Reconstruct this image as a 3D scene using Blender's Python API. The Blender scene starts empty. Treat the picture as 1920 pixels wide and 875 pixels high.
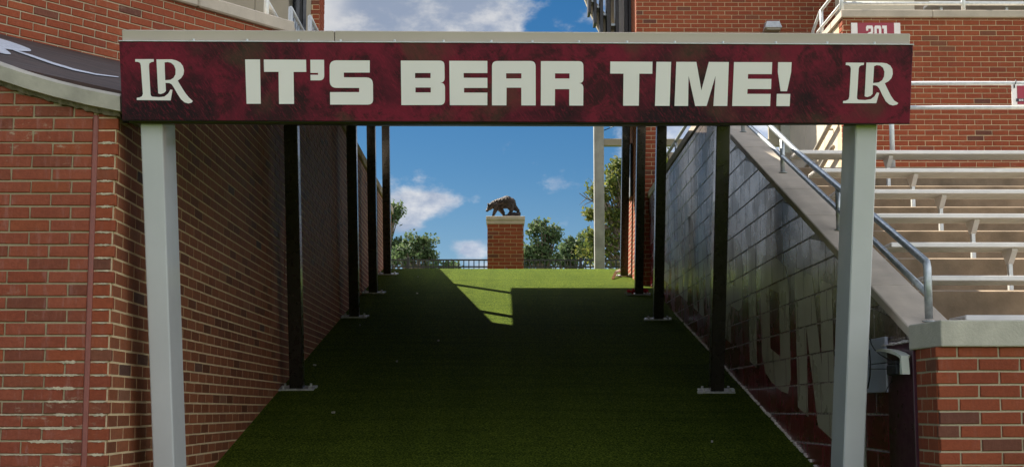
import bpy, math, random
from math import sin, cos, tan, radians, atan, pi, sqrt, exp
from mathutils import Vector, Matrix
from mathutils.geometry import tessellate_polygon
random.seed(7)
scene = bpy.context.scene
col = scene.collection
R = radians
UP = 1.21            # the camera stands this high over the playing field; all heights below are relative to the lens

# ------------------------------------------------------------------ camera
F = 2290.0; CX, CY = 960.0, 535.0
PITCH = atan(233 / F); YAW = atan(15 / F)
cd = bpy.data.cameras.new('camera'); cam = bpy.data.objects.new('camera', cd); col.objects.link(cam)
cam.location = (0, 0, 0)
cam.rotation_euler = (pi / 2 + PITCH, 0, -YAW)
cd.sensor_width = 36; cd.lens = F / 1920 * 36
cd.shift_y = (CY - 437.5) / 1920
cd.clip_start = .1; cd.clip_end = 3000
scene.camera = cam

# ------------------------------------------------------------------ light
SUNV = Vector((-.727, .596, 1.0)).normalized()        # towards the sun: behind the scene, to the left
EL = math.asin(SUNV.z); AZ = math.atan2(SUNV.x, SUNV.y)
sd = bpy.data.lights.new('sun', 'SUN'); sun = bpy.data.objects.new('sun', sd); col.objects.link(sun)
sd.energy = 4.2; sd.angle = R(.55); sd.color = (1, .92, .78)
sun.rotation_euler = (-SUNV).to_track_quat('-Z', 'Y').to_euler()
sun.location = (-20, 20, 30)
scene.view_settings.view_transform = 'Standard'
scene.view_settings.look = 'None'
scene.view_settings.exposure = 1.55
scene.view_settings.gamma = 1.0

def ray(x, y):
    u = (x - CX) / F; v = (CY - y) / F
    d = (u, cos(PITCH) - v * sin(PITCH), sin(PITCH) + v * cos(PITCH))
    return Vector((d[0] * cos(YAW) + d[1] * sin(YAW), -d[0] * sin(YAW) + d[1] * cos(YAW), d[2]))
def atY(x, y, Y): d = ray(x, y); return d * (Y / d.y)
def atX(x, y, X): d = ray(x, y); return d * (X / d.x)
def proj(p):
    X, Y, Z = p
    xr = X * cos(YAW) - Y * sin(YAW); yr = X * sin(YAW) + Y * cos(YAW)
    dep = yr * cos(PITCH) + Z * sin(PITCH); v = -yr * sin(PITCH) + Z * cos(PITCH)
    if dep <= .1: return (-9999, -9999, dep)
    return (CX + F * xr / dep, CY - F * v / dep, dep)

# ------------------------------------------------------------------ node helpers
class NT:
    def __init__(s, tree): s.t = tree; s.n = tree.nodes; s.l = tree.links
    def new(s, ty, **kw):
        n = s.n.new(ty)
        for k, v in kw.items(): setattr(n, k, v)
        return n
    def put(s, sock, v):
        if isinstance(v, bpy.types.NodeSocket): s.l.new(v, sock)
        else: sock.default_value = v
    def math(s, op, a, b=0.0, c=0.0, clamp=False):
        n = s.new('ShaderNodeMath', operation=op, use_clamp=clamp)
        s.put(n.inputs[0], a); s.put(n.inputs[1], b); s.put(n.inputs[2], c); return n.outputs[0]
    def noise(s, vec, scale, detail=4, rough=.55, dist=0):
        n = s.new('ShaderNodeTexNoise'); s.put(n.inputs['Vector'], vec); n.inputs['Scale'].default_value = scale
        n.inputs['Detail'].default_value = detail; n.inputs['Roughness'].default_value = rough; n.inputs['Distortion'].default_value = dist
        return n.outputs['Fac']
    def ramp(s, fac, stops, interp='LINEAR'):
        n = s.new('ShaderNodeValToRGB'); n.color_ramp.interpolation = interp
        e = n.color_ramp.elements
        while len(e) < len(stops): e.new(.5)
        for i, (p, c) in enumerate(stops):
            e[i].position = p; e[i].color = (*c, 1) if len(c) == 3 else c
        s.put(n.inputs[0], fac); return n.outputs[0]
    def mix(s, fac, a, b, mode='MIX'):
        n = s.new('ShaderNodeMix', data_type='RGBA', blend_type=mode)
        s.put(n.inputs[0], fac)
        for sock, v in ((n.inputs[6], a), (n.inputs[7], b)):
            if isinstance(v, bpy.types.NodeSocket): s.l.new(v, sock)
            else: sock.default_value = (*v, 1)
        return n.outputs[2]
    def smooth(s, v, a, b, c=0.0, d=1.0):
        n = s.new('ShaderNodeMapRange', interpolation_type='SMOOTHSTEP')
        s.put(n.inputs[0], v); n.inputs[1].default_value = a; n.inputs[2].default_value = b
        n.inputs[3].default_value = c; n.inputs[4].default_value = d; return n.outputs[0]
    def mapping(s, vec, scale=(1, 1, 1), rot=(0, 0, 0), loc=(0, 0, 0)):
        n = s.new('ShaderNodeMapping'); s.put(n.inputs[0], vec)
        n.inputs['Location'].default_value = loc; n.inputs['Rotation'].default_value = rot; n.inputs['Scale'].default_value = scale
        return n.outputs[0]

# ------------------------------------------------------------------ sky
world = bpy.data.worlds.new('World'); scene.world = world; world.use_nodes = True
w = NT(world.node_tree); w.n.clear()
sky = w.new('ShaderNodeTexSky', sky_type='NISHITA'); sky.sun_disc = False
sky.sun_elevation = EL; sky.sun_rotation = AZ
sky.air_density = 1.0; sky.dust_density = .25; sky.ozone_density = 2.2; sky.altitude = 300
hs = w.new('ShaderNodeHueSaturation'); hs.inputs['Saturation'].default_value = 1.42; hs.inputs['Value'].default_value = .255
w.l.new(sky.outputs[0], hs.inputs['Color'])
tc = w.new('ShaderNodeTexCoord'); D = tc.outputs['Generated']
nrm = w.new('ShaderNodeVectorMath', operation='NORMALIZE'); w.l.new(D, nrm.inputs[0]); D = nrm.outputs[0]
sep = w.new('ShaderNodeSeparateXYZ'); w.l.new(D, sep.inputs[0])
wob = w.noise(D, 14, 5, .6)
n1 = w.noise(w.mapping(D, (1, 1, 1.5)), 9, 8, .6, .3)
n2 = w.noise(w.mapping(D, (1, 1, 1.6), loc=(.3, .1, .25)), 34, 6, .62)
field = w.math('ADD', w.math('MULTIPLY', n1, .62), w.math('MULTIPLY', n2, .38))
bias = None
def blob(px, py, sx, sy, amp):
    global bias
    c = ray(px, py).normalized()
    e1 = Vector((c.y, -c.x, 0)).normalized(); e2 = e1.cross(c)
    v = w.new('ShaderNodeVectorMath', operation='SUBTRACT'); w.l.new(D, v.inputs[0]); v.inputs[1].default_value = c
    def comp(e, s):
        d = w.new('ShaderNodeVectorMath', operation='DOT_PRODUCT'); w.l.new(v.outputs[0], d.inputs[0]); d.inputs[1].default_value = e * (F / s)
        return w.math('MULTIPLY', d.outputs['Value'], d.outputs['Value'])
    ln = w.new('ShaderNodeVectorMath', operation='DOT_PRODUCT'); w.l.new(D, ln.inputs[0]); ln.inputs[1].default_value = c
    front = w.math('GREATER_THAN', ln.outputs['Value'], .5)
    r2 = w.math('ADD', comp(e1, sx), comp(e2, sy))
    g = w.math('MULTIPLY', w.math('MULTIPLY', w.math('POWER', 2.718, w.math('MULTIPLY', r2, -1.0)), amp), front)
    bias = g if bias is None else w.math('ADD', bias, g)
for b in ((650, 34, 80, 50, .42), (770, 20, 120, 60, .45), (880, 34, 62, 44, .42), (945, 50, 24, 18, .34), (700, -90, 210, 80, .25),
          (818, 378, 74, 20, .28), (755, 392, 56, 40, .27), (800, 402, 60, 22, .12), (885, 468, 34, 22, .25), (1048, 349, 26, 12, .062), (1400, 160, 190, 260, .5), 
          (905, 502, 120, 14, .1),
          (960, 300, 1500, 620, -.115)): blob(*b)
b_keep = bias; bias = None; blob(440, 60, 175, 430, .9); west = bias; bias = w.math('ADD', b_keep, west)  # cloud hidden behind the left wall, added to whiten the block wall's reflection
sd0 = w.new('ShaderNodeVectorMath', operation='DOT_PRODUCT'); w.l.new(D, sd0.inputs[0]); sd0.inputs[1].default_value = SUNV
dens = w.math('ADD', w.math('ADD', field, w.math('ADD', w.smooth(sd0.outputs['Value'], .6, .0, 0, .085), w.smooth(sd0.outputs['Value'], .70, .9, 0, .12))), bias)
cl = w.smooth(dens, .47, .65)
shade = w.smooth(w.math('ADD', w.noise(w.mapping(D, (1, 1, 1.8), loc=(.02, 0, .012)), 17, 6, .6), w.math('MULTIPLY', w.math('MINIMUM', dens, .75), .3)), .50, .77)
shade = w.math('MULTIPLY', shade, w.smooth(sd0.outputs['Value'], .3, -.2, 1.0, .25))
shade = w.math('MULTIPLY', shade, w.smooth(west, .16, .42, 1.0, .15))
ccol = w.mix(shade, (2.45, 2.43, 2.42), (1.05, 1.24, 1.62))
sdot = w.new('ShaderNodeVectorMath', operation='DOT_PRODUCT'); w.l.new(D, sdot.inputs[0]); sdot.inputs[1].default_value = SUNV
lit = w.smooth(sdot.outputs['Value'], .72, -.1, 1.0, 3.8)      # clouds opposite the sun show their lit side
lit = w.math('MAXIMUM', lit, w.smooth(sdot.outputs['Value'], .70, .96, 1.0, 5.5))    # and those close to the sun glow
cm = w.new('ShaderNodeVectorMath', operation='SCALE'); w.l.new(ccol, cm.inputs[0]); w.l.new(lit, cm.inputs['Scale']); ccol = cm.outputs[0]
hz = w.smooth(sep.outputs[2], 0.02, .2, .45, 0)
base = w.mix(hz, hs.outputs[0], (1.3, 1.8, 2.35))
skyc = w.mix(w.math('MULTIPLY', cl, .93), base, ccol)
bg = w.new('ShaderNodeBackground'); bg.inputs[1].default_value = .1
out = w.new('ShaderNodeOutputWorld')
w.l.new(skyc, bg.inputs[0]); w.l.new(bg.outputs[0], out.inputs[0])
world.cycles.sampling_method = 'MANUAL'; world.cycles.sample_map_resolution = 1024

# ------------------------------------------------------------------ materials
def mat(name):
    m = bpy.data.materials.new(name); m.use_nodes = True
    t = NT(m.node_tree); b = m.node_tree.nodes['Principled BSDF']
    t.b = b; t.pos = t.new('ShaderNodeNewGeometry').outputs['Position']; return m, t
def bump(t, h, strength=.3, dist=.01):
    n = t.new('ShaderNodeBump'); n.inputs['Strength'].default_value = strength; n.inputs['Distance'].default_value = dist
    t.put(n.inputs['Height'], h); t.l.new(n.outputs[0], t.b.inputs['Normal'])
def plain(name, c, rough=.6, metal=0, var=.25, scale=6, bmp=.15, spec=.5, coat=0, bscale=60):
    m, t = mat(name)
    n = t.noise(t.pos, scale, 5); d = tuple(x * (1 - var) for x in c); l = tuple(min(1, x * (1 + var)) for x in c)
    t.put(t.b.inputs['Base Color'], t.ramp(n, [(.3, d), (.7, l)]))
    t.put(t.b.inputs['Roughness'], t.smooth(t.noise(t.pos, scale * 3, 3), .2, .8, max(0, rough - .1), min(1, rough + .1)))
    t.b.inputs['Metallic'].default_value = metal; t.b.inputs['Specular IOR Level'].default_value = spec
    t.b.inputs['Coat Weight'].default_value = coat
    if bmp: bump(t, t.noise(t.pos, bscale, 4), bmp, .004)
    return m
def brickmat(name, island, stops, bloom=.0, wear=.5, rough=.85, sp=.25):
    m, t = mat(name)
    if island: rnd = t.new('ShaderNodeNewGeometry').outputs['Random Per Island']
    else: rnd = t.new('ShaderNodeObjectInfo').outputs['Random']
    c = t.ramp(rnd, stops, 'LINEAR')
    n = t.noise(t.pos, 45, 5, .65); c = t.mix(t.smooth(n, .25, .75, .0, wear), c, t.mix(1, c, (.55, .5, .5), 'MULTIPLY'))
    streak = t.noise(t.mapping(t.pos, (30, 30, 6)), 1.0, 4, .6)
    c = t.mix(t.smooth(streak, .52, .75, 0, bloom), c, (.34, .17, .14))
    smear = t.math('MULTIPLY', t.smooth(t.noise(t.mapping(t.pos, (1, 1, 2.2)), 13, 6, .75), .55, .68), t.smooth(t.noise(t.pos, 1.3, 3), .5, .62))
    c = t.mix(t.math('MULTIPLY', smear, min(.8, bloom * 1.6)), c, (.46, .38, .26))
    c = t.mix(t.smooth(t.noise(t.pos, 1.9, 4, .6), .45, .7, 0, .3), c, t.mix(1, c, (.62, .6, .62), 'MULTIPLY'))
    t.put(t.b.inputs['Base Color'], c)
    t.b.inputs['Roughness'].default_value = rough; t.b.inputs['Specular IOR Level'].default_value = sp
    bump(t, t.math('ADD', t.noise(t.pos, 90, 4), t.math('MULTIPLY', t.noise(t.pos, 16, 3), .7)), .45, .006)
    return m
REDS = [(0, (.15, .055, .038)), (.03, (.21, .078, .044)), (.06, (.29, .069, .030)), (.35, (.325, .078, .033)), (.6, (.285, .065, .030)), (.85, (.35, .090, .037)), (.97, (.26, .062, .032)), (1, (.19, .072, .045))]
DUSTY = [(0, (.20, .062, .036)), (.2, (.29, .075, .040)), (.5, (.33, .088, .046)), (.8, (.27, .064, .032)), (.95, (.34, .085, .034)), (1, (.17, .065, .045))]
BROWNS = [(0, (.18, .062, .030)), (.3, (.33, .108, .050)), (.6, (.38, .130, .060)), (.9, (.29, .090, .040)), (.97, (.40, .17, .09)), (1, (.12, .065, .055))]
M = {}
for k, st, bl, we, ro, sp in (('red', REDS, .15, .45, .85, .25), ('dusty', DUSTY, .45, .5, .85, .25), ('brown', BROWNS, .15, .55, .62, .22)):
    M[k] = (brickmat(k + '_brick', False, st, bl, we, ro, sp), brickmat(k + '_brick_run', True, st, bl, we, ro, sp))
def mortar(name, c):
    m, t = mat(name)
    n = t.noise(t.pos, 5, 6, .6); n2 = t.noise(t.pos, 70, 4)
    c2 = t.mix(n, tuple(x * .75 for x in c), tuple(x * 1.2 for x in c)); c2 = t.mix(t.smooth(n2, .3, .7, 0, .35), c2, tuple(x * .6 for x in c))
    t.put(t.b.inputs['Base Color'], c2); t.b.inputs['Roughness'].default_value = .95
    bump(t, t.noise(t.pos, 110, 4), .5, .005); return m
M['mortar'] = mortar('buff_mortar', (.64, .49, .31)); M['mortar_grey'] = mortar('grey_buff_mortar', (.40, .325, .20)); M['mortar_mid'] = mortar('dull_buff_mortar', (.50, .42, .28))
M['mortar_dark'] = mortar('weathered_mortar', (.74, .56, .33))
M['stone'] = plain('precast_stone', (.47, .40, .32), .85, var=.16, scale=4, bmp=.3)
M['stone_pale'] = plain('pale_precast_stone', (.48, .44, .36), .85, var=.12, scale=9, bmp=.9, bscale=75)
M['stone_worn'] = plain('worn_precast_stone', (.44, .395, .335), .8, var=.22, scale=7, bmp=.35)
M['concrete'] = plain('stand_concrete', (.27, .20, .135), .9, var=.3, scale=5, bmp=.5)
M['smear'] = plain('pale_mortar_smear', (.50, .42, .29), .95, var=.25, scale=30, bmp=.6)
M['bedding_shade'] = plain('shade_toned_bedding_mortar', (.16, .13, .085), .95, var=.4, scale=25, bmp=.6)  # bedding mortar with the shadow under the coping put into its colour
M['cream'] = plain('cream_render', (.60, .52, .39), .85, var=.08, scale=3, bmp=.2)
M['panel'] = plain('beige_wall_panel', (.34, .30, .235), .8, var=.07, scale=2, bmp=.1)
M['greypost'] = plain('grey_painted_metal', (.54, .535, .54), .5, var=.05, scale=3, bmp=.04, coat=.15)
M['steelgrey'] = plain('weathered_grey_steel', (.33, .325, .305), .7, var=.2, scale=5, bmp=.3)
M['dark'] = plain('shaded_post_metal', (.018, .013, .010), .3, var=.3, scale=6, bmp=.05, coat=.3)  # inner posts: same metal as the front ones, tunnel shade put into the colour
M['roof'] = plain('brown_canopy_metal', (.06, .05, .04), .5, var=.2, scale=6, bmp=.05)
M['fascia'] = plain('beige_fascia_metal', (.46, .39, .315), .5, var=.06, scale=2, bmp=.04)
M['alu'] = plain('brushed_aluminium', (.66, .635, .61), .42, metal=.1, var=.08, scale=8, bmp=.05)
M['galv'] = plain('galvanised_steel', (.42, .45, .46), .42, metal=.75, var=.22, scale=28, bmp=.12)
M['galv_light'] = plain('pale_galvanised_steel', (.62, .63, .62), .5, metal=.35, var=.12, scale=28, bmp=.08)
M['plate'] = plain('zinc_base_plate', (.62, .62, .63), .4, metal=.5, var=.3, scale=30, bmp=.1)
M['black'] = plain('black_metal', (.012, .012, .013), .45, var=.2, bmp=.03)
M['glass'] = plain('dark_glazing', (.02, .022, .026), .12, var=.2, bmp=0, spec=.6)
M['white'] = plain('white_vinyl', (.84, .785, .75), .45, var=.03, scale=2, bmp=0)
M['maroon'] = plain('maroon_vinyl', (.30, .014, .035), .4, var=.08, scale=4, bmp=0)
M['navy'] = plain('dark_navy_vinyl', (.02, .015, .035), .45, var=.1, bmp=0)
M['caulk'] = plain('red_brown_caulk', (.25, .075, .055), .55, var=.15, scale=14, bmp=.3)
M['sealant'] = plain('white_sealant', (.62, .57, .55), .6, var=.3, scale=20, bmp=.3)
M['box'] = plain('grey_blue_enclosure', (.44, .46, .56), .4, var=.06, scale=4, bmp=.03)
M['cover'] = plain('off_white_plastic', (.66, .68, .58), .35, var=.06, scale=12, bmp=.03)
M['rubber'] = plain('black_rubber', (.012, .012, .014), .5, var=.1, bmp=0)
M['wood'] = plain('bleached_wood', (.8, .70, .58), .8, var=.3, scale=18, bmp=.4)
M['redcloth'] = plain('red_cloth', (.6, .018, .03), .85, var=.35, scale=40, bmp=.5)
M['scrap'] = plain('white_scrap', (.42, .40, .36), .8, var=.2, scale=30, bmp=.2)
M['bark'] = plain('tree_bark', (.16, .12, .09), .95, var=.35, scale=9, bmp=.5)
M['plaster'] = plain('maroon_smooth_paint', (.06, .012, .028), .34, var=.25, scale=5, bmp=.12, coat=.3)

m, t = mat('bronze')
c = t.ramp(t.noise(t.pos, 26, 5, .65), [(.35, (.014, .010, .008)), (.6, (.075, .052, .042)), (.8, (.17, .125, .105))])
t.put(t.b.inputs['Base Color'], c); t.b.inputs['Roughness'].default_value = .5; t.b.inputs['Metallic'].default_value = .25
bump(t, t.noise(t.mapping(t.pos, (1, 1, 2.2)), 48, 5, .7), 1.0, .03); M['bronze'] = m

# artificial turf: short green pile with lighter flecks and mowing-like seams
m, t = mat('artificial_turf')
a = t.noise(t.pos, 75, 7, .75); b2 = t.noise(t.pos, 1.1, 4, .5); c3 = t.noise(t.mapping(t.pos, (1, .35, 1)), 38, 4, .6)
c = t.ramp(a, [(.40, (.014, .036, .004)), (.51, (.078, .122, .011)), (.62, (.27, .315, .034))])
c = t.mix(t.smooth(b2, .35, .7, 0, .4), c, t.mix(1, c, (.72, .78, .8), 'MULTIPLY'))
seam = t.noise(t.mapping(t.pos, (3.2, .22, .22)), 1.0, 4, .6); c = t.mix(t.smooth(seam, .42, .62, 0, .35), c, t.mix(1, c, (.66, .7, .6), 'MULTIPLY'))
wr = t.noise(t.mapping(t.pos, (.5, 6, 6)), 1.0, 5, .65, .6); c = t.mix(t.smooth(wr, .48, .62, 0, .5), c, t.mix(1, c, (.6, .65, .55), 'MULTIPLY'))
c = t.mix(t.smooth(c3, .45, .7, 0, .35), c, t.mix(1, c, (.55, .62, .5), 'MULTIPLY'))
t.put(t.b.inputs['Base Color'], c); t.b.inputs['Roughness'].default_value = .95; t.b.inputs['Specular IOR Level'].default_value = .05
bump(t, t.math('ADD', a, t.math('MULTIPLY', c3, .6)), .8, .02); M['turf'] = m

# printed maroon grunge background of the big sign
m, t = mat('maroon_grunge_print')
P = t.pos
n1_ = t.noise(P, 1.7, 6, .62, .6); n2_ = t.noise(P, 5.5, 10, .78, .5)
fib = t.noise(t.mapping(t.mapping(P, rot=(0, .62, 0)), (110, 30, 22)), 1.0, 6, .75, .8)
c = t.ramp(n1_, [(.38, (.016, .005, .008)), (.47, (.075, .007, .016)), (.56, (.17, .010, .026)), (.66, (.11, .010, .020))])
c = t.mix(t.smooth(n2_, .48, .62, 0, .85), c, (.022, .007, .008))
c = t.mix(t.smooth(fib, .5, .64, 0, .5), c, (.24, .014, .036))
ol = t.noise(t.mapping(P, loc=(3, 1, 2)), 3.1, 4, .5); c = t.mix(t.smooth(ol, .54, .68, 0, .5), c, (.075, .05, .026))
t.put(t.b.inputs['Base Color'], c); t.b.inputs['Roughness'].default_value = .6; t.b.inputs['Specular IOR Level'].default_value = .2; M['grunge'] = m

# glossy mural paint over the blocks: maroon at the foot, sooty grey above, as painted
def mural(name, letter):
    m, t = mat(name)
    P = t.pos; s = t.new('ShaderNodeSeparateXYZ'); t.l.new(P, s.inputs[0])
    h = t.math('SUBTRACT', s.outputs[2], t.math('MULTIPLY_ADD', s.outputs[1], .234, -2.36 + UP))
    n = t.noise(t.mapping(P, (1, 1, .5)), 2.6, 6, .65, .6)
    hh = t.math('ADD', h, t.math('MULTIPLY', t.math('SUBTRACT', n, .5), 1.1))
    if letter: dr_k = 0
    if letter: c = t.ramp(t.smooth(hh, .2, 1.9), [(0, (.47, .44, .35)), (1, (.40, .375, .31))])
    else: c = t.ramp(t.smooth(hh, .35, 1.5), [(0, (.17, .010, .026)), (.35, (.12, .012, .020)), (.65, (.07, .030, .022)), (1, (.15, .115, .09))])
    dr = t.noise(t.mapping(P, (1, 4, .9)), 1.3, 6, .65, .5); c = t.mix(t.smooth(dr, .5, .75, 0, .55 if not letter else .12), c, (.075, .014, .018) if not letter else (.20, .18, .15))
    blk = t.noise(t.mapping(P, (1, 2.4, 1.0), loc=(0, 4, 1)), 1.4, 6, .7, .5); c = t.mix(t.smooth(blk, .58, .7, 0, .55), c, (.014, .013, .013))
    t.put(t.b.inputs['Base Color'], c)
    t.put(t.b.inputs['Roughness'], t.smooth(t.noise(P, 3.4, 5), .35, .65, .15 if not letter else .26, .36 if not letter else .46))
    t.b.inputs['Specular IOR Level'].default_value = .7; t.b.inputs['Coat Weight'].default_value = .2; t.b.inputs['Coat Roughness'].default_value = .16
    bump(t, t.math('ADD', t.math('MULTIPLY', t.noise(P, 60, 6, .7), .9), t.noise(P, 9, 4)), .34, .006)
    return m
m, t = mat('mural_joint_glint')
t.put(t.b.inputs['Base Color'], t.ramp(t.noise(t.pos, 22, 5, .7), [(.40, (.05, .025, .025)), (.56, (.46, .40, .35))])); t.b.inputs['Roughness'].default_value = .45  # pale patches stand for sky glints along the joints, put into the colour
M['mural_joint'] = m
M['mural'] = mural('mural_wall_paint', False); M['mural_letter'] = mural('mural_letter_paint', True)

m, t = mat('painted_apron')
c = t.ramp(t.noise(t.mapping(t.pos, (1.2, 8, 8), rot=(0, 0, .7)), 1.6, 5, .6), [(.3, (.022, .018, .018)), (.55, (.075, .042, .033)), (.75, (.05, .055, .065))])
t.put(t.b.inputs['Base Color'], c); t.b.inputs['Roughness'].default_value = .8; bump(t, t.noise(t.pos, 60, 4), .4, .006); M['apron'] = m
m, t = mat('apron_white'); t.put(t.b.inputs['Base Color'], t.ramp(t.noise(t.pos, 40, 4), [(.3, (.42, .43, .47)), (.6, (.62, .63, .68))])); t.b.inputs['Roughness'].default_value = .8; M['apron_white'] = m

def leafmat(name, stops):
    m, t = mat(name)
    rnd = t.new('ShaderNodeNewGeometry').outputs['Random Per Island']
    n = t.noise(t.pos, .9, 3); v = t.math('ADD', t.math('MULTIPLY', rnd, .55), t.math('MULTIPLY', n, .5))
    t.put(t.b.inputs['Base Color'], t.ramp(v, stops)); t.b.inputs['Roughness'].default_value = .6
    t.b.inputs['Specular IOR Level'].default_value = .3
    tr = t.new('ShaderNodeBsdfTranslucent'); t.put(tr.inputs[0], t.ramp(v, [(p, tuple(min(1, x * 1.5) for x in c)) for p, c in stops]))
    mx = t.new('ShaderNodeMixShader'); mx.inputs[0].default_value = .35
    t.l.new(t.b.outputs[0], mx.inputs[1]); t.l.new(tr.outputs[0], mx.inputs[2])
    t.l.new(mx.outputs[0], t.n['Material Output'].inputs[0]); return m
M['leaf_green'] = leafmat('green_leaves', [(.2, (.04, .07, .03)), (.5, (.075, .115, .045)), (.8, (.12, .15, .065))])
M['leaf_yellow'] = leafmat('yellowing_leaves', [(.2, (.05, .08, .022)), (.5, (.105, .13, .03)), (.8, (.21, .20, .04))])

# ------------------------------------------------------------------ object helpers
def tag(o, label=None, cat=None, group=None, kind=None):
    if label: o['label'] = label
    if cat: o['category'] = cat
    if group: o['group'] = group
    if kind: o['kind'] = kind
    return o
def empty(name, loc=(0, 0, 0), rz=0.0, parent=None):
    o = bpy.data.objects.new(name, None); col.objects.link(o); o.location = loc; o.rotation_euler = (0, 0, rz); o.parent = parent
    o.empty_display_size = .2; return o
def link(name, me, parent=None, loc=(0, 0, 0), rz=0.0):
    o = bpy.data.objects.new(name, me); col.objects.link(o); o.location = loc
    if rz: o.rotation_euler = (0, 0, rz)
    o.parent = parent; return o
class MB:
    def __init__(s): s.v = []; s.f = []; s.mi = []; s.cur = 0
    def face(s, *idx): s.f.append(idx); s.mi.append(s.cur)
    def quad(s, a, b, c, d): i = len(s.v); s.v += [tuple(a), tuple(b), tuple(c), tuple(d)]; s.face(i, i + 1, i + 2, i + 3)
    def hexa(s, p):              # 8 points: bottom loop 0-3 (ccw seen from above), top loop 4-7
        i = len(s.v); s.v += [tuple(q) for q in p]
        for f in ((3, 2, 1, 0), (4, 5, 6, 7), (0, 1, 5, 4), (1, 2, 6, 5), (2, 3, 7, 6), (3, 0, 4, 7)): s.face(*(i + k for k in f))
    def box(s, x0, x1, y0, y1, z0, z1): s.hexa([(x0, y0, z0), (x1, y0, z0), (x1, y1, z0), (x0, y1, z0), (x0, y0, z1), (x1, y0, z1), (x1, y1, z1), (x0, y1, z1)])
    def bbox(s, x0, x1, y0, y1, z0, z1, b=.006, Mx=None):       # bevelled box
        lo = (x0, y0, z0); hi = (x1, y1, z1); vid = {}
        i0 = len(s.v)
        for cx_ in (0, 1):
            for cy_ in (0, 1):
                for cz_ in (0, 1):
                    for ax in range(3):
                        p = [hi[k] - b if (cx_, cy_, cz_)[k] else lo[k] + b for k in range(3)]
                        p[ax] = hi[ax] if (cx_, cy_, cz_)[ax] else lo[ax]
                        vid[(cx_, cy_, cz_, ax)] = len(s.v); s.v.append(tuple(Mx @ Vector(p)) if Mx else tuple(p))
        cen = Vector([(lo[k] + hi[k]) / 2 for k in range(3)])
        if Mx: cen = Mx @ cen
        def add(ids):
            ps = [Vector(s.v[k]) for k in ids]; n = (ps[1] - ps[0]).cross(ps[2] - ps[1]); c = sum(ps, Vector()) / len(ps) - cen
            if n.dot(c) < 0: ids = ids[::-1]
            s.face(*ids)
        for ax in range(3):
            o1, o2 = [k for k in range(3) if k != ax]
            for sgn in (0, 1):
                q = []
                for a_, b_ in ((0, 0), (1, 0), (1, 1), (0, 1)):
                    k = [0, 0, 0]; k[ax] = sgn; k[o1] = a_; k[o2] = b_; q.append(vid[(*k, ax)])
                add(q)
            for a_ in (0, 1):        # bevel faces along the edges parallel to ax
                for b_ in (0, 1):
                    k0 = [0, 0, 0]; k0[o1] = a_; k0[o2] = b_; k1 = list(k0); k1[ax] = 1
                    add([vid[(*k0, o1)], vid[(*k0, o2)], vid[(*k1, o2)], vid[(*k1, o1)]])
        for cx_ in (0, 1):
            for cy_ in (0, 1):
                for cz_ in (0, 1): add([vid[(cx_, cy_, cz_, 0)], vid[(cx_, cy_, cz_, 1)], vid[(cx_, cy_, cz_, 2)]])
    def tube(s, pts, r, n=10, caps=True):
        pts = [Vector(p) for p in pts]; rs = r if isinstance(r, (list, tuple)) else [r] * len(pts); rings = []
        ref = Vector((0, 0, 1))
        for k, p in enumerate(pts):
            d = (pts[min(k + 1, len(pts) - 1)] - pts[max(k - 1, 0)]).normalized()
            if abs(d.dot(ref)) > .95: ref = Vector((1, 0, 0)) if abs(d.x) < .9 else Vector((0, 1, 0))
            a = d.cross(ref).normalized(); b = a.cross(d); st = len(s.v)
            for q in range(n): an = 2 * pi * q / n; s.v.append(tuple(p + (a * cos(an) + b * sin(an)) * rs[k]))
            rings.append(st)
        for k in range(len(rings) - 1):
            for q in range(n): q2 = (q + 1) % n; s.face(rings[k] + q, rings[k] + q2, rings[k + 1] + q2, rings[k + 1] + q)
        if caps: s.face(*[rings[0] + q for q in range(n)][::-1]); s.face(*[rings[-1] + q for q in range(n)])
    def prism(s, pts, z0, z1, axis='y', base=0.0, holes=()):
        """outline pts (a,b) extruded; axis y: a=x,b=z extruded along y from z0 to z1"""
        def P(a, b, c): return {'y': (a, c, b), 'x': (c, a, b), 'z': (a, b, c)}[axis]
        loops = [list(pts)] + [list(h) for h in holes]
        flat = [p for l in loops for p in l]
        tris = tessellate_polygon([[Vector((a, b, 0)) for a, b in l] for l in loops])
        i = len(s.v); n = len(flat)
        s.v += [P(a, b, z0) for a, b in flat] + [P(a, b, z1) for a, b in flat]
        for tr in tris: s.face(*(i + k for k in tr)); s.face(*(i + n + k for k in tr[::-1]))
        st = i
        for l in loops:
            m_ = len(l)
            for k in range(m_): k2 = (k + 1) % m_; s.face(st + k, st + k2, st + n + k2, st + n + k)
            st += m_
    def mesh(s, name, mats, smooth=False, recalc=False):
        me = bpy.data.meshes.new(name); me.from_pydata(s.v, [], s.f)
        for m_ in (mats if isinstance(mats, (list, tuple)) else [mats]): me.materials.append(m_)
        if any(s.mi): me.polygons.foreach_set('material_index', s.mi)
        if recalc:
            import bmesh
            bm = bmesh.new(); bm.from_mesh(me); bmesh.ops.recalc_face_normals(bm, faces=bm.faces); bm.to_mesh(me); bm.free()
        if smooth: me.polygons.foreach_set('use_smooth', [True] * len(me.polygons))
        me.update(); return me
    def build(s, name, mats, parent=None, smooth=False, loc=(0, 0, 0), rz=0.0, recalc=False):
        return link(name, s.mesh(name, mats, smooth, recalc), parent, loc, rz)

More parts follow.
